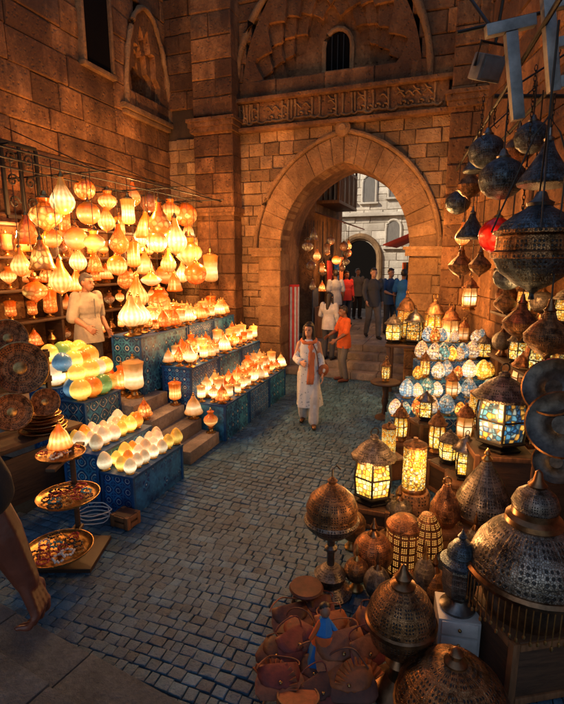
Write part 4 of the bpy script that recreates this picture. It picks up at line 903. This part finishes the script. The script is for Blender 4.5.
ob('body',mesh(rings([(0,0),(.07,.0),(.09,.03),(.13,.1),(.125,.18),(.08,.28),(.04,.34),(.03,.37),(0,.38)]),'body',PF_CU),t); m=MB(); m.tube([(.035*math.cos(a),0,.41+.035*math.sin(a)) for a in [2*PI*k/12 for k in range(12)]],.007,6,True); ob('ring',mesh(m,'ring',BRASS),t)
pK=place(524,606,2.62); 
crate('wooden_crate','dark crate under the big bronze dome lamp','crate',(pK.x,pK.y,0),(.5,.5,pK.z-.02),R(10),WOOD)
t=thing('dome_lamp','big tiered bronze dome lamp with a chain fringe at the right edge','lamp',(pK.x,pK.y,pK.z-.02))
ob('rim',mesh(rings([(0,0),(.22,0),(.30,.22),(.365,.26),(.375,.29),(.36,.31),(.3,.31)]),'rim',BRONZE),t)
ob('dome',mesh(MB().lathe([(.345,.30),(.34,.36),(.31,.44),(.25,.52),(.18,.58),(.15,.60)],40),'dome',PF_GUN),t)
ob('collar',mesh(rings([(.15,.59),(.165,.61),(.16,.64),(.13,.66),(.13,.70),(.1,.7)]),'collar',BRONZE),t)
ob('upper_dome',mesh(rings([(.125,.69),(.135,.73),(.11,.79),(.06,.83),(.04,.84)]),'upper_dome',PF_GUN),t)
ob('finial',mesh(rings([(.045,.83),(.055,.85),(.03,.88),(.02,.93),(0,.95)]),'finial',BRONZE),t)
m=MB(); m.tube([(0,0,.0),(0,0,-.2)],.004,4); m.ell((0,0,-.2),(.01,.01,.016),None,6,4); fm=mesh(m,'fringe_chain',BRASS)
for k in range(64):
    a=2*PI*k/64; o=ob('fringe_chain',fm,t); o.location=(.367*math.cos(a),.367*math.sin(a),.265); o.scale=(1,1,1+.1*math.sin(k*2.3))
pL=place(457,607,2.75)
dr=thing('drawer_chest','small white chest of drawers in the right foreground','drawers',(pL.x,pL.y,0),R(-12))
m=MB(); m.box((0,0,pL.z/2),(.26,.26,pL.z)); ob('carcass',mesh(m,'carcass',WHITEP,True,.006),dr)
for i in range(3):
    m=MB(); m.box((0,-.134,pL.z*(i+.5)/3),(.22,.014,pL.z/3-.02)); d_=ob('drawer',mesh(m,'drawer',WHITEP,True,.004),dr); m=MB(); m.ell((0,-.148,pL.z*(i+.5)/3),(.012,.012,.012),None,8,6); ob('knob',mesh(m,'knob',BRASS),d_)
t=thing('minaret_lamp','narrow dark metal tiered lamp standing on the white drawers','lamp',(pL.x,pL.y,pL.z))
ob('foot',mesh(rings([(0,0),(.11,0),(.115,.02),(.07,.05),(.06,.08),(0,.08)]),'foot',GUN),t); ob('shade',mesh(MB().lathe([(.06,.07),(.1,.12),(.115,.2),(.115,.30),(.1,.34)],8),'shade',PF_GUN,False),t); ob('roof',mesh(rings([(.13,.33),(.13,.35),(.09,.38),(.085,.43),(.05,.48),(.02,.5),(.03,.52),(.01,.55),(0,.58)]),'roof',PF_BLUE),t)
pM=place(452,704,2.12)
t=thing('dome_lamp','low wide pierced dome at the bottom edge of the view','lamp',(pM.x,pM.y,.02))
ob('drum',mesh(rings([(0,0),(.26,0),(.28,.03),(.29,.16),(.305,.19),(.31,.22),(.3,.23)]),'drum',BRONZE),t); ob('dome',mesh(MB().lathe([(.3,.225),(.29,.30),(.25,.38),(.18,.45),(.09,.49),(.05,.5)],40),'dome',PF_BRZ),t); ob('finial',mesh(rings([(.06,.49),(.06,.51),(.03,.53),(.04,.56),(0,.6)]),'finial',BRONZE),t)
GLS=((512,640,.17,PF_GUN,'silvered pierced globe lamp on the ground under the big dome lamp'),(432,612,.12,PF_BRZ,'small bronze globe lamp left of the white drawers'),(480,560,.15,PF_CU,'copper globe lamp on the ground behind the narrow dark lamp'),(356,590,.10,PF_BRZ,'small bronze globe lamp behind the leather pouches'),(540,560,.16,PF_BLUE,'blued metal globe lamp behind the big dome lamp'),(398,528,.13,PF_GUN,'silvered ribbed globe lamp behind the pierced cylinder lamp'),(352,548,.12,PF_BRZ,'small bronze globe lamp right of the onion topped lamp'),(436,560,.11,PF_GUN,'small silvered globe lamp right of the copper oval lamp'),(462,545,.12,PF_BRZ,'bronze ribbed globe lamp below the pear shaped lamp'),(420,640,.10,PF_CU,'little copper globe lamp right of the large globe lamp'),(376,606,.10,PF_GUN,'little silvered globe lamp left of the large globe lamp'),(446,590,.12,PF_BLUE,'blued globe lamp just behind the white drawers'),(414,600,.09,PF_CU,'tiny copper globe lamp behind the large globe lamp'),(386,560,.09,PF_BRZ,'tiny bronze globe lamp between copper globe and cylinder lamp'),(500,575,.12,PF_CU,'copper globe lamp tucked behind the big dome lamp'),(422,612,.08,PF_GUN,'tall narrow silvered lamp beside the large globe lamp'),(448,548,.08,PF_BRZ,'tall narrow bronze lamp in front of the pear shaped lamp'),(470,590,.09,PF_GUN,'tall narrow silvered lamp right of the dark tiered lamp'))
for i,(px,py,r,mt,lb_) in enumerate(GLS):
    globe_lamp('globe_lamp',lb_,atZ(px,py,0),r,mt,(BRONZE,BRASS)[i%3==0],(8,0,6,0,10,12,7,0,9,0,8,0,6,9,0,6,8,5)[i],(1,1.15,.85,1,1,.9,1.2,1,1.1,.85,1.25,1,1,1.2,.9,2.4,2.2,2.6)[i])
# ---- hanging on the right
ZB=4.05
hb0=Vector((1.42,2.4,ZB)); hb1=Vector((2.85,8.1,ZB))
t=thing('hanging_bar','black iron bar over the right stall carrying the metal lamps','rack',(0,0,0))
for off in (0,.45):
    m=MB(); m.tube([hb0+Vector((off,0,0)),hb1+Vector((off*.6,0,0))],.018,8); ob('rail',mesh(m,'rail',IRON),t)
for f in (.08,.4,.75):
    p=hb0.lerp(hb1,f); m=MB(); m.tube([p+Vector((-.05,0,.03)),Vector((3.6,p.y,ZB+.03))],.02,8); m.tube([p+Vector((0,0,.03)),Vector((3.55,p.y,ZB+1.0))],.010,6); ob('bracket',mesh(m,'bracket',IRON),t)
q_=.78
BIG=[(0,0),(.03,.01),(.02,.06),(.06,.1),(.2*q_,.15),(.40*q_,.27),(.48*q_,.40)]
proto('big_pendant',('lower_bowl',MB().lathe(BIG,36),PF_BLUE),('band',MB().lathe([(.48*q_,.39),(.51*q_,.40),(.51*q_,.45),(.46*q_,.47),(.45*q_,.6),(.5*q_,.62),(.5*q_,.65),(.44*q_,.66)],36),PF_BRZ),('dome',MB().lathe([(.45*q_,.655),(.40*q_,.72),(.27*q_,.8),(.16*q_,.85),(.12*q_,.88)],36),PF_BLUE),('neck',MB().lathe([(.11,.87),(.12,.9),(.07,.93),(.04,1),(0,1)],20),GUN))
proto('ball_pendant',('globe',MB().lathe([(0,0),(.08,.01),(.24,.07),(.38,.2),(.44,.38),(.42,.55),(.3,.7),(.17,.78),(.12,.8)],30),PF_BLUE),('neck',MB().lathe([(.13,.79),(.14,.83),(.09,.87),(.06,.95),(0,1)],16),GUN))
proto('onion_pendant',('globe',MB().lathe([(0,0),(.03,.02),(.05,.07),(.2,.16),(.34,.3),(.36,.42),(.25,.56),(.12,.68),(.08,.8)],30),PF_BRZ),('neck',MB().lathe([(.08,.79),(.1,.82),(.06,.87),(.03,1),(0,1)],16),BRONZE))
proto('cone_pendant',('shade',MB().lathe([(.0,.05),(.3,.06),(.42,.1),(.44,.14),(.38,.25),(.24,.45),(.12,.65),(.07,.8)],30),PF_BLUE),('neck',MB().lathe([(.08,.79),(.09,.83),(.04,.88),(.03,1),(0,1)],16),GUN))
proto('red_pendant',('glass',MB().lathe(GLOB,22),G_RED),('cap',CAP(.84,.11),BRASS))
HL=[(536,247,106,3.2,'big_pendant','large tiered blued metal lantern hanging on four chains'),(502,174,50,4.0,'ball_pendant','dark round metal lamp hanging above the red lamp'),(497,232,42,4.4,'red_pendant','glowing red glass lamp hanging left of the large blued lantern'),
(547,160,60,3.5,'cone_pendant','dark cone shaped lamp hanging above the large blued lantern'),(470,182,36,6.0,'onion_pendant','bronze onion lamp hanging highest near the right pier'),(487,148,40,5.0,'ball_pendant','small dark round lamp hanging highest on the right'),(518,146,44,4.5,'onion_pendant','bronze onion lamp hanging right of the small round lamp'),
(472,224,34,6.2,'cone_pendant','dark cone lamp hanging left of the red lamp'),(461,262,34,7.2,'onion_pendant','bronze onion lamp hanging low beside the right pier'),(480,262,30,6.6,'onion_pendant','small bronze onion lamp hanging below the dark cone lamp'),(548,330,62,3.0,'onion_pendant','large bronze onion lamp hanging below the large blued lantern'),(521,318,48,4.4,'onion_pendant','slender bronze onion lamp left of the large low onion lamp'),(470,292,36,7.6,'lantern_white','bright milk glass lantern hanging beside the right pier'),
(458,200,28,7.4,'ball_pendant','tiny dark round lamp hanging by the right pier'),(463,232,26,7.0,'tear_amber','lit amber teardrop lamp hanging by the right pier'),(508,274,32,5.4,'ball_pendant','dark round lamp hanging below the red lamp'),(532,134,38,4.2,'ball_pendant','dark round lamp hanging below the steel letter'),(476,160,28,5.6,'cone_pendant','little dark cone lamp hanging highest of the cones'),(505,300,30,5.9,'onion_pendant','little bronze onion lamp above the top egg row')]
for px,py,hp,Y,k,lb_ in HL:
    p=atY(px,py,Y); s=hp*mpp(py,Y); p.z-=s*.5; r=put(k,'hanging_lamp',lb_,'lamp',p,U(0,3),s,'lamps hanging over the right stall'); m=MB(); zt=(ZB-.01-p.z)/s
    if k=='big_pendant':
        for q in range(4):
            a=PI/4+q*PI/2; m=MB(); m.tube([(.4*math.cos(a),.4*math.sin(a),.64),(.1*math.cos(a),.1*math.sin(a),1.5),(0,0,1.65)],.006/s,5); ob('chain',mesh(m,'chain',IRON),r)
        m=MB(); m.tube([(0,0,1.6),(0,0,zt)],.008/s,5)
    else: m.tube([(0,0,.97),(0,0,zt)],.006/s,5)
    ob('chain',mesh(m,'chain',IRON),r)
for i,(px,py,Y,L) in enumerate(((482,118,4.6,.5),(508,112,4.1,.4),(525,185,3.9,.9),(495,110,4.9,.35),(552,120,3.6,.6))):
    p=atY(px,py,Y); m=MB(); z=ZB
    while z>p.z-L*.2: m.tube([(.012*math.cos(a)*(1 if int(z*30)%2 else .2),.012*math.cos(a)*(.2 if int(z*30)%2 else 1),z-.02+.024*math.sin(a)) for a in [2*PI*k/8 for k in range(8)]],.004,4,True); z-=.036
    m.tube([(0,0,z+.02),(0,0,z-.05),(.03,0,z-.08),(.05,0,z-.05)],.005,5)
    o=ob('hook_chain',mesh(m,'hook_chain',IRON)); o.location=(p.x,p.y,0); tag(o,'empty hook chain hanging from the right bar, %s from the left'%ORD[(0,2,3,1,4)[i]],'chain',"hook chains on the right bar")
PANM=simple('sooty_pan_metal',(.085,.078,.07),.42,.85,.6,7,.4)
proto('plate',('dish',MB().lathe([(0,.03),(.14,.03),(.15,.022),(.30,.02),(.38,.03),(.46,.08),(.5,.1),(.5,.085),(.46,.06),(.38,.0),(0,0)],36),PANM),('rim',MB().lathe([(.485,.085),(.515,.095),(.485,.112)],36),BRONZE))
for i,(px,py,Y,s,lb_) in enumerate(((554,388,3.3,.42,'round dark metal pan at the right edge, highest of the three'),(562,425,3.15,.46,'large dark metal pan at the right edge, middle of the three'),(556,462,3.5,.34,'small dark metal pan at the right edge, lowest of the three'))):
    put('plate','pan',lb_,'pan',atY(px,py,Y),R(-50+8*i),s,'dark pans at the right edge',(R(66+6*i),0))
pn=thing('pan_rack','dark iron stand holding the three round pans at the right edge','rack',(atY(565,420,3.5).x,3.5,0))
for dx in (-.12,.22): m=MB(); m.tube([(dx,.12,0),(dx,.12,2.1)],.016,8); ob('post',mesh(m,'post',IRON),pn)
for z in (1.15,1.4,1.75): m=MB(); m.tube([(-.2,.10,z),(.3,.10,z)],.012,6); ob('rail',mesh(m,'rail',IRON),pn)
sg=thing('metal_sign','large weathered steel letter T and a cropped second letter fixed high','sign',atY(513,62,3.3),R(-6),None,1,(0,R(-10)))
m=MB(); m.box((0,0,.21),(.30,.06,.07)); m.box((.0,.002,-.09),(.075,.058,.525)); ob('letter',mesh(m,'letter',STEEL,True,.006),sg)
m=MB(); m.box((.23,0,.05),(.07,.06,.56)); m.box((.35,.002,-.18),(.17,.058,.07)); m.box((.35,.002,.28),(.17,.058,.07)); m.box((.33,.002,.05),(.13,.058,.06)); ob('letter',mesh(m,'letter',STEEL,True,.006),sg)
m=MB(); m.tube([(-.3,.07,.27),(.6,.07,.27)],.012,6); m.tube([(-.1,.07,.27),(-.1,.4,.6)],.012,6); ob('frame',mesh(m,'frame',IRON),sg)
fl=thing('flood_light','grey floodlight on a bracket left of the steel letters','light',atY(487,68,4.0),R(20),None,1,(R(25),0))
m=MB(); m.box((0,0,0),(.22,.12,.18)); ob('housing',mesh(m,'housing',STEEL,True,.012),fl); m=MB(); m.box((0,-.064,0),(.18,.012,.14)); ob('lens',mesh(m,'lens',simple('unlit_lens',(.12,.13,.14),.15),True,.003),fl); m=MB(); m.tube([(-.12,0,0),(-.13,0,.16),(.13,0,.16),(.12,0,0)],.012,6); m.tube([(0,0,.16),(0,.1,.5)],.012,6); ob('bracket',mesh(m,'bracket',IRON),fl)
sgl=thing('iron_panel','black wrought iron panel with scrolls standing high at the left edge','panel',atC(22,182,2.9)[0],R(70))
m=MB()
for c_,d_ in (((0,0,.5),(.6,.04,.05)),((0,0,-.5),(.6,.04,.05)),((-.29,0,0),(.05,.04,.96)),((.29,0,0),(.05,.04,.96)),((0,0,0),(.05,.035,.96))): m.box(c_,d_)
ob('frame',mesh(m,'frame',IRON,True,.004),sgl)
for sx in (-.15,.15):
    for zz in (-.3,0,.3): m=MB(); m.tube([(sx+.1*(1-q/16)*math.cos(q*.6),0,zz+.1*(1-q/16)*math.sin(q*.6)) for q in range(15)],.014,5); ob('scroll',mesh(m,'scroll',IRON),sgl)
for sx in (-.2,.2): m=MB(); m.tube([(sx,.02,.45),(sx,.45,.45)],.015,5); ob('wall_bracket',mesh(m,'wall_bracket',IRON),sgl)
# ================================================================== LEATHER GOODS, LOWER CENTRE
GL='leather goods heaped at the street edge'
def bag(label,loc,rz,tilt,sc,body,flap):
    t=thing('leather_pouch',label,'pouch',loc,rz,GL,sc,(tilt,U(-.15,.15)))
    w=U(.9,1.1)
    m=MB(); m.loft([(0,0,0,.09,.006,0),(0,0,.008,.15*w,.011,.0),(0,0,.05,.18*w,.016,.015),(0,0,.12,.175*w,.017,.015),(0,0,.18,.15*w,.012,.0),(0,0,.215,.13*w,.008,0),(0,0,.22,.02,.004,0)],28); ob('bag_body',mesh(m,'bag_body',body,True,0,60),t)
    m=MB(); rows=[]
    for i,(y,z,w_) in enumerate(((.010,.222,.13),(-.008,.228,.14),(-.016,.21,.15),(-.021,.155,.155),(-.022,.10,.135),(-.021,.075,.10),(-.019,.058,.05))): rows.append([m.V((q*w_*w,y+.008*abs(q)**2,z+.006*math.sin(q*6)*(i>3))) for q in (-1,-.6,-.2,.2,.6,1)])
    for i in range(6):
        for k in range(5): m.face((rows[i][k],rows[i][k+1],rows[i+1][k+1],rows[i+1][k]))
    o=ob('flap',mesh(m,'flap',flap,True,0,80),t); md=o.modifiers.new('thickness','SOLIDIFY'); md.thickness=.005
    ph=U(0,6)
    m=MB(); m.tube([(.14*math.cos(a)*(1+.25*math.sin(a*2+ph)),-.01+.07*math.sin(a)*math.sin(a+ph),.20+.10*math.sin(a)) for a in [PI*k/18 for k in range(19)]],.006,6); ob('strap',mesh(m,'strap',body),t)
    m=MB(); m.ell((0,-.027,.095),(.012,.006,.012),None,10,6); ob('clasp',mesh(m,'clasp',BRASS),t); return t
BG=[(296,632,20,-1.1,.85,0,1,'tan leather pouch with brown flap at the back left of the heap'),(272,670,-25,-1.2,.85,1,1,'dark brown leather pouch at the left end of the heap'),(306,658,40,-1.1,.85,3,3,'oxblood leather pouch in the middle of the heap'),(366,640,-30,-.8,.8,1,0,'brown leather pouch with tan flap at the right of the heap'),(318,620,0,-1.0,.75,3,1,'oxblood pouch with brown flap farthest back in the heap'),(350,704,-8,-1.1,.9,1,2,'brown pouch with an orange flap at the bottom edge'),(282,700,12,-1.15,.85,0,3,'tan pouch with an oxblood flap at the lower left'),(348,672,14,-.85,1.0,2,0,'large orange leather pouch in front of the globe lamp'),(312,690,-20,-1.15,.85,0,1,'tan leather pouch with brown flap below the doll'),(338,640,25,-1.0,.8,0,0,'plain tan leather pouch behind the doll'),(288,646,-45,-1.1,.8,1,3,'brown pouch with oxblood flap at the left of the heap'),(374,668,30,-.7,.8,3,0,'oxblood pouch with tan flap beside the globe lamp'),(330,708,30,-1.1,.8,3,1,'oxblood pouch with brown flap at the very bottom')]
for i,(px,py,rz,tl,sc,b_,f_,lb_) in enumerate(BG): bag(lb_,atZ(px,py,.025+.025*(i%4)),R(rz),tl,sc,LEATH[b_],LEATH[f_])
for i,(px,py,c_,lb_) in enumerate(((298,704,0,'tan hand drum lying flat at the bottom of the heap'),)):
    t=thing('hand_drum',lb_,'drum',atZ(px,py,.06),U(0,3),GL,1,(U(-.5,.5),U(-.5,.3))); ob('rim',mesh(MB().lathe([(.115,0),(.125,.0),(.128,.03),(.125,.05),(.115,.05)],24),'rim',WOOD2),t); ob('skin',mesh(MB().lathe([(0,.047),(.08,.046),(.117,.044)],24),'skin',LEATH[c_]),t)
for i,(px,py,c_,rz,tl,lb_) in enumerate(((362,690,2,12,-.9,'orange pleated leather fan at the foot of the globe lamp'),(270,690,0,-30,-1.1,'tan pleated leather fan at the left end of the heap'))):
    t=thing('leather_fan',lb_,'fan',atZ(px,py,.07),R(rz),GL,1.0,(tl,0)); m=MB(); n_=24; r0=[];r1=[]
    for k in range(n_+1):
        a_=R(20+140*k/n_); zz=.012*(1 if k%2 else -1); r0.append(m.V((.03*math.cos(a_),zz*.3,.03*math.sin(a_)))); r1.append(m.V((.17*math.cos(a_),zz,.17*math.sin(a_))))
    for k in range(n_): m.face((r0[k],r0[k+1],r1[k+1],r1[k]))
    o=ob('leaf',mesh(m,'leaf',LEATH[c_],False),t); md=o.modifiers.new('thickness','SOLIDIFY'); md.thickness=.006
    m=MB(); m.tube([(0,0,.05),(0,0,-.10)],[.012,.009],8); m.ell((0,0,-.10),(.014,.014,.014),None,8,6); ob('handle',mesh(m,'handle',WOOD2),t)
t=thing('wooden_stool','small dark wooden stool at the back of the leather heap','stool',atZ(306,608,0),1.0); ob('seat',mesh(MB().lathe([(0,.16),(.12,.16),(.13,.175),(.12,.19),(0,.185)],24),'seat',LEATH[1]),t)
for q in range(3): m=MB(); m.tube([(.11*math.cos(q*2.1),.11*math.sin(q*2.1),0),(.07*math.cos(q*2.1),.07*math.sin(q*2.1),.165)],.014,6); ob('leg',mesh(m,'leg',WOOD2),t)
pd=atZ(322,664,.05)
dl=thing('cloth_doll','small cloth doll in a blue robe among the leather goods','doll',pd,R(15),None,1.0,(R(-14),R(8)))
ob('robe',mesh(MB().lathe([(0,0),(.10,0),(.105,.02),(.07,.14),(.045,.24),(.03,.29),(0,.3)],18,(0,0,0),None,lambda a,z:.1*math.sin(6*a)),'robe',SKYB),dl); ob('sash',mesh(MB().lathe([(.078,.13),(.074,.16),(.066,.19)],18),'sash',ORANGEC),dl); m=MB(); m.ell((0,0,.33),(.036,.036,.042)); ob('head',mesh(m,'head',SKIN2),dl)
for s in (1,-1): m=MB(); m.capsule((.03*s,0,.26),(.10*s,-.03,.18),.018,.014); ob('arm',mesh(m,'arm',(SKYB,ORANGEC)[s<0]),dl)
m=MB(); m.ell((0,.01,.348),(.038,.037,.034)); ob('hair',mesh(m,'hair',HAIR),dl)
# ================================================================== LEFT FOREGROUND
cb=thing('wooden_bench','dark low bench stacked with copper trays at the left edge','bench',(-2.75,4.55,0),R(62))
m=MB(); m.box((0,0,.80),(1.3,.5,.05)); ob('bench_top',mesh(m,'bench_top',WOOD,True,.01),cb)
for sx in (-.6,.6):
    for sy in (-.2,.2): m=MB(); m.box((sx,sy,.39),(.07,.07,.77)); ob('leg',mesh(m,'leg',WOOD,True,.006),cb)
m=MB(); m.box((0,-.2,.45),(1.14,.02,.5)); ob('apron',mesh(m,'apron',WOOD,True,.006),cb)
for i in range(3): m=MB(); m.box((0,.22,1.0+.28*i),(1.3,.03,.07)); ob('plate_rail',mesh(m,'plate_rail',WOOD,True,.006),cb)
for sx in (-.62,.62): m=MB(); m.box((sx,.24,1.22),(.05,.04,.8)); ob('rail_post',mesh(m,'rail_post',WOOD,True,.006),cb)
proto('brass_plate',('dish',MB().lathe([(0,.02),(.30,.02),(.38,.03),(.46,.08),(.5,.1),(.5,.085),(.46,.06),(.38,.0),(0,0)],32),PF_CU),('rim',MB().lathe([(.49,.085),(.51,.095),(.49,.105)],32),BRASS),('centre',MB().lathe([(.12,.022),(.1,.03),(0,.032)],24),BRASS))
for i,(px,py,Y,s,lb_) in enumerate(((20,368,4.45,.50,'large copper plate upright at the left edge'),(12,412,4.1,.34,'small copper plate at the far left below the large plate'),(45,402,4.3,.26,'smallest copper plate right of the two left plates'),(8,338,4.6,.36,'copper plate half cut by the left edge above the large plate'))):
    put('brass_plate','plate',lb_,'plate',atY(px,py,Y),R(38),s,'copper plates at the left edge',(R(78),0))
for i in range(7): put('brass_plate','tray','copper tray, %s from the bottom of the stack on the left bench'%ORD[i],'tray',(-2.52+U(-.02,.02),4.72+U(-.02,.02),.828+.032*i),U(0,3),.46-.025*i,'copper trays stacked on the left bench')
proto('tray',('dish',MB().lathe([(0,.012),(.42,.012),(.47,.03),(.5,.06),(.51,.06),(.49,.02),(.44,0),(0,0)],36),BRASS))
base=atY(66,560,3.65); tsd2=thing('tray_stand','dark wooden three tier stand holding the round jewellery trays','stand',(base.x,base.y,0))
TR=[(.22,.0,-.10,.54),(.62,.05,.05,.50),(.92,-.08,.25,.40)]
m=MB(); m.tube([(0,.28,0),(0,.28,1.0)],.025,8); ob('post',mesh(m,'post',WOOD,True),tsd2)
for z,dx,dy,s in TR:
    m=MB(); m.box((dx/2,(dy+.28)/2,z-.02),(.08,.35+abs(dy),.03)); m.box((dx,dy,z-.02),(.34,.06,.03)); ob('arm',mesh(m,'arm',WOOD,True,.004),tsd2)
m=MB(); m.box((0,.15,.02),(.5,.5,.04)); ob('base',mesh(m,'base',WOOD,True,.006),tsd2)
BEADM=[simple('beads_'+n,c,.3,0,.2) for n,c in (('coral',(.45,.04,.025)),('white',(.6,.56,.5)),('amber',(.5,.2,.03)),('brown',(.16,.05,.03)),('black',(.02,.02,.02)),('turquoise',(.05,.28,.32)))]
BN=['coral red','white','amber','brown','black','turquoise']
for ti,(z,dx,dy,s) in enumerate(TR):
    nm=('lowest','middle','top')[ti]; put('tray','tray','round brass tray on the %s tier of the jewellery stand'%nm,'tray',(base.x+dx,base.y+dy,z-.004),0,s)
    nk_=16 if ti<2 else 5
    for k in range(nk_):
        a=k*2.4; rr=s*.39*math.sqrt((k+.5)/nk_); ci=random.choice((0,0,0,1,2,3,4,5)); t=thing('bead_necklace','%s bead necklace, %s out from the middle of the %s jewellery tray'%(BN[ci],ORD[k],nm),'necklace',(base.x+dx+rr*math.cos(a),base.y+dy+rr*math.sin(a),z+.012+U(0,.015)),U(0,6),'bead necklaces on the jewellery trays',U(.7,1.1))
        m=MB()
        for q in range(18): b_=2*PI*q/18; m.ell((.05*math.cos(b_)+U(-.006,.006),.038*math.sin(b_)+U(-.006,.006),.004+U(0,.012)),(.0095,.0095,.0095),None,8,5)
        ob('beads',mesh(m,'beads',BEADM[ci]),t)
put('st_bell_amber','table_lamp','small amber bell lamp glowing above the jewellery trays','lamp',(base.x-.08,base.y+.25,.932),0,.30)
put('egg_turquoise','egg_lamp','single turquoise egg lamp on the copper tray stack','lamp',(-2.52,4.72,1.045),0,.2)
crate('wooden_crate','small dark wooden box on the cobbles before the nearest blue box','crate',atZ(126,524,0),(.22,.18,.13),R(-25),WOOD)
cbm=MB(); pc=D(-1.9,.2,0); cbm.tube([(pc.x+.16*math.cos(k*.45)+.02*math.sin(k*1.7),pc.y+.12*math.sin(k*.45),.02+.012*k/4) for k in range(52)],.006,6); tag(ob('cable_coil',mesh(cbm,'cable_coil',WHITEP)),'loose coil of white cable on the ground left of the nearest blue box','cable')
AL=[(-1.15,1.6,2.35,'glob_smoked',.3),(-1.1,1.95,2.6,'tear_amber',.34),(-1.0,2.15,2.2,'oni_smoked',.3),(-.75,2.6,2.5,'glob_amber',.28),(-.7,3.1,2.3,'tear_smoked',.3),(-.72,3.6,2.45,'oni_smoked',.3),(-1.15,1.75,1.85,'tear_smoked',.3),(-.85,2.35,3.0,'glob_smoked',.26),(-1.2,1.45,2.8,'oni_smoked',.36),(-1.05,2.3,1.8,'bell_honey',.3),(-.9,2.2,2.75,'cyl_smoked',.34),(-.62,2.9,2.85,'glob_smoked',.3),(-1.18,1.9,3.1,'bell_smoked',.34),(-.6,3.4,2.9,'tear_honey',.3),(-.95,1.9,2.3,'cyl_amber',.28),(-.8,4.2,2.7,'glob_smoked',.3)]
for i,(w,y,z,k,s) in enumerate(AL):
    p=W(w,y,z); r=put(k,'hanging_lamp','%s %s lamp hanging beyond the arch, %s of its cluster'%(k.split('_')[1],SHN[k.split('_')[0]],ORD[i]),'lamp',p,0,s,'glass lamps hanging beyond the arch'); m=MB(); m.tube([(0,0,.97),(0,0,(3.58-z)/s)],.006/s,5); ob('chain',mesh(m,'chain',IRON),r)
crate('goods_chest','wooden goods chest beyond the arch below the alley shop lamps','chest',W(-.8,2.0,.64),(.5,.7,.8),ROT,WOOD2)
crate('goods_chest','small goods chest on the right beyond the arch','chest',W(.72,4.6,.64),(.4,.8,.7),ROT,WOOD2)
crate('goods_chest','larger goods chest deeper on the right beyond the arch','chest',W(.66,5.7,.64),(.5,.9,.95),ROT,WOOD2)
t=thing('side_table','dark turned side table at the street edge before the egg stand','table',atZ(384,418,0))
ob('top',mesh(MB().lathe([(0,.60),(.24,.60),(.25,.62),(.24,.64),(0,.64)],24),'top',WOOD),t); ob('stem',mesh(MB().lathe([(0,0),(.16,0),(.15,.03),(.05,.08),(.035,.2),(.06,.3),(.035,.4),(.06,.58),(.1,.6),(0,.6)],18),'stem',WOOD),t)
put('lantern_slim','lantern','slim brass lantern standing on the small side table','lantern',t.location+Vector((0,0,.64)),0,.42)
# ================================================================== LIGHTS (inside the lamp clusters)
for a in (-.6,.5,1.6,2.7): light(D(a,1.3,2.75),96)
for a in (-.3,1.2,2.8): light(D(a,2.72,2.98),80)
for a in (1.2,3.0): light(D(a,1.72,3.5),48)
for a in (.9,1.9,2.9): light(D(a,.45,1.05+.35),15)
light(D(-1.2,.35,1.1),8); light(D(-.7,1.5,1.85),13)
for x,y,z in ((2.0,6.3,1.15),(2.7,6.8,1.55),(2.95,7.6,1.95)): light((x,y,z),13)
light((2.6,8.3,1.9),44); light((2.35,8.2,3.0),92)
light(pA+Vector((-.12,-.28,.45)),5); light(pB+Vector((-.32,-.3,.4)),18); light(pC+Vector((0,-.28,.4)),9); light(pD+Vector((0,-.35,.3)),8); light(atY(497,232,4.4)+Vector((-.15,-.2,-.1)),4,(1,.12,.04))
light(W(-.75,2.2,2.55),24); light(W(-.3,4.2,2.7),45); light((base.x+.05,base.y+.02,1.25),2.5)
light((2.65,5.2,2.3),16); light(atZ(420,560,.5)+Vector((.1,0,.35)),10)
# world + sun: a late sun over the left wall; the street stays in its shade, the alley beyond catches it
el=R(32); az=Vector((-.90,-.42,0)).normalized(); sd=Vector((az.x*math.cos(el),az.y*math.cos(el),math.sin(el)))
wd=bpy.data.worlds.new('World'); S.world=wd; wd.use_nodes=True; nt=wd.node_tree; bg=nt.nodes['Background']
sk=nt.nodes.new('ShaderNodeTexSky'); sk.sky_type='NISHITA'; sk.sun_disc=False; sk.sun_elevation=el; sk.sun_rotation=math.atan2(sd.x,sd.y)%(2*PI); nt.links.new(sk.outputs[0],bg.inputs[0]); bg.inputs[1].default_value=.15
sl=bpy.data.lights.new('sun','SUN'); sl.energy=5.0; sl.angle=R(.6); sl.color=(1,.90,.74); so=bpy.data.objects.new('sun',sl); COL.objects.link(so); so.rotation_euler=(-sd).to_track_quat('-Z','Y').to_euler()
cd=bpy.data.cameras.new('Camera'); co=bpy.data.objects.new('Camera',cd); COL.objects.link(co); S.camera=co
co.location=CAM; co.rotation_euler=(R(90)-TH,0,0); cd.sensor_fit='VERTICAL'; cd.sensor_height=36; cd.lens=F/704*36; cd.clip_end=800; cd.clip_start=.05
S.view_settings.view_transform='Standard'; S.view_settings.look='None'; S.view_settings.exposure=0
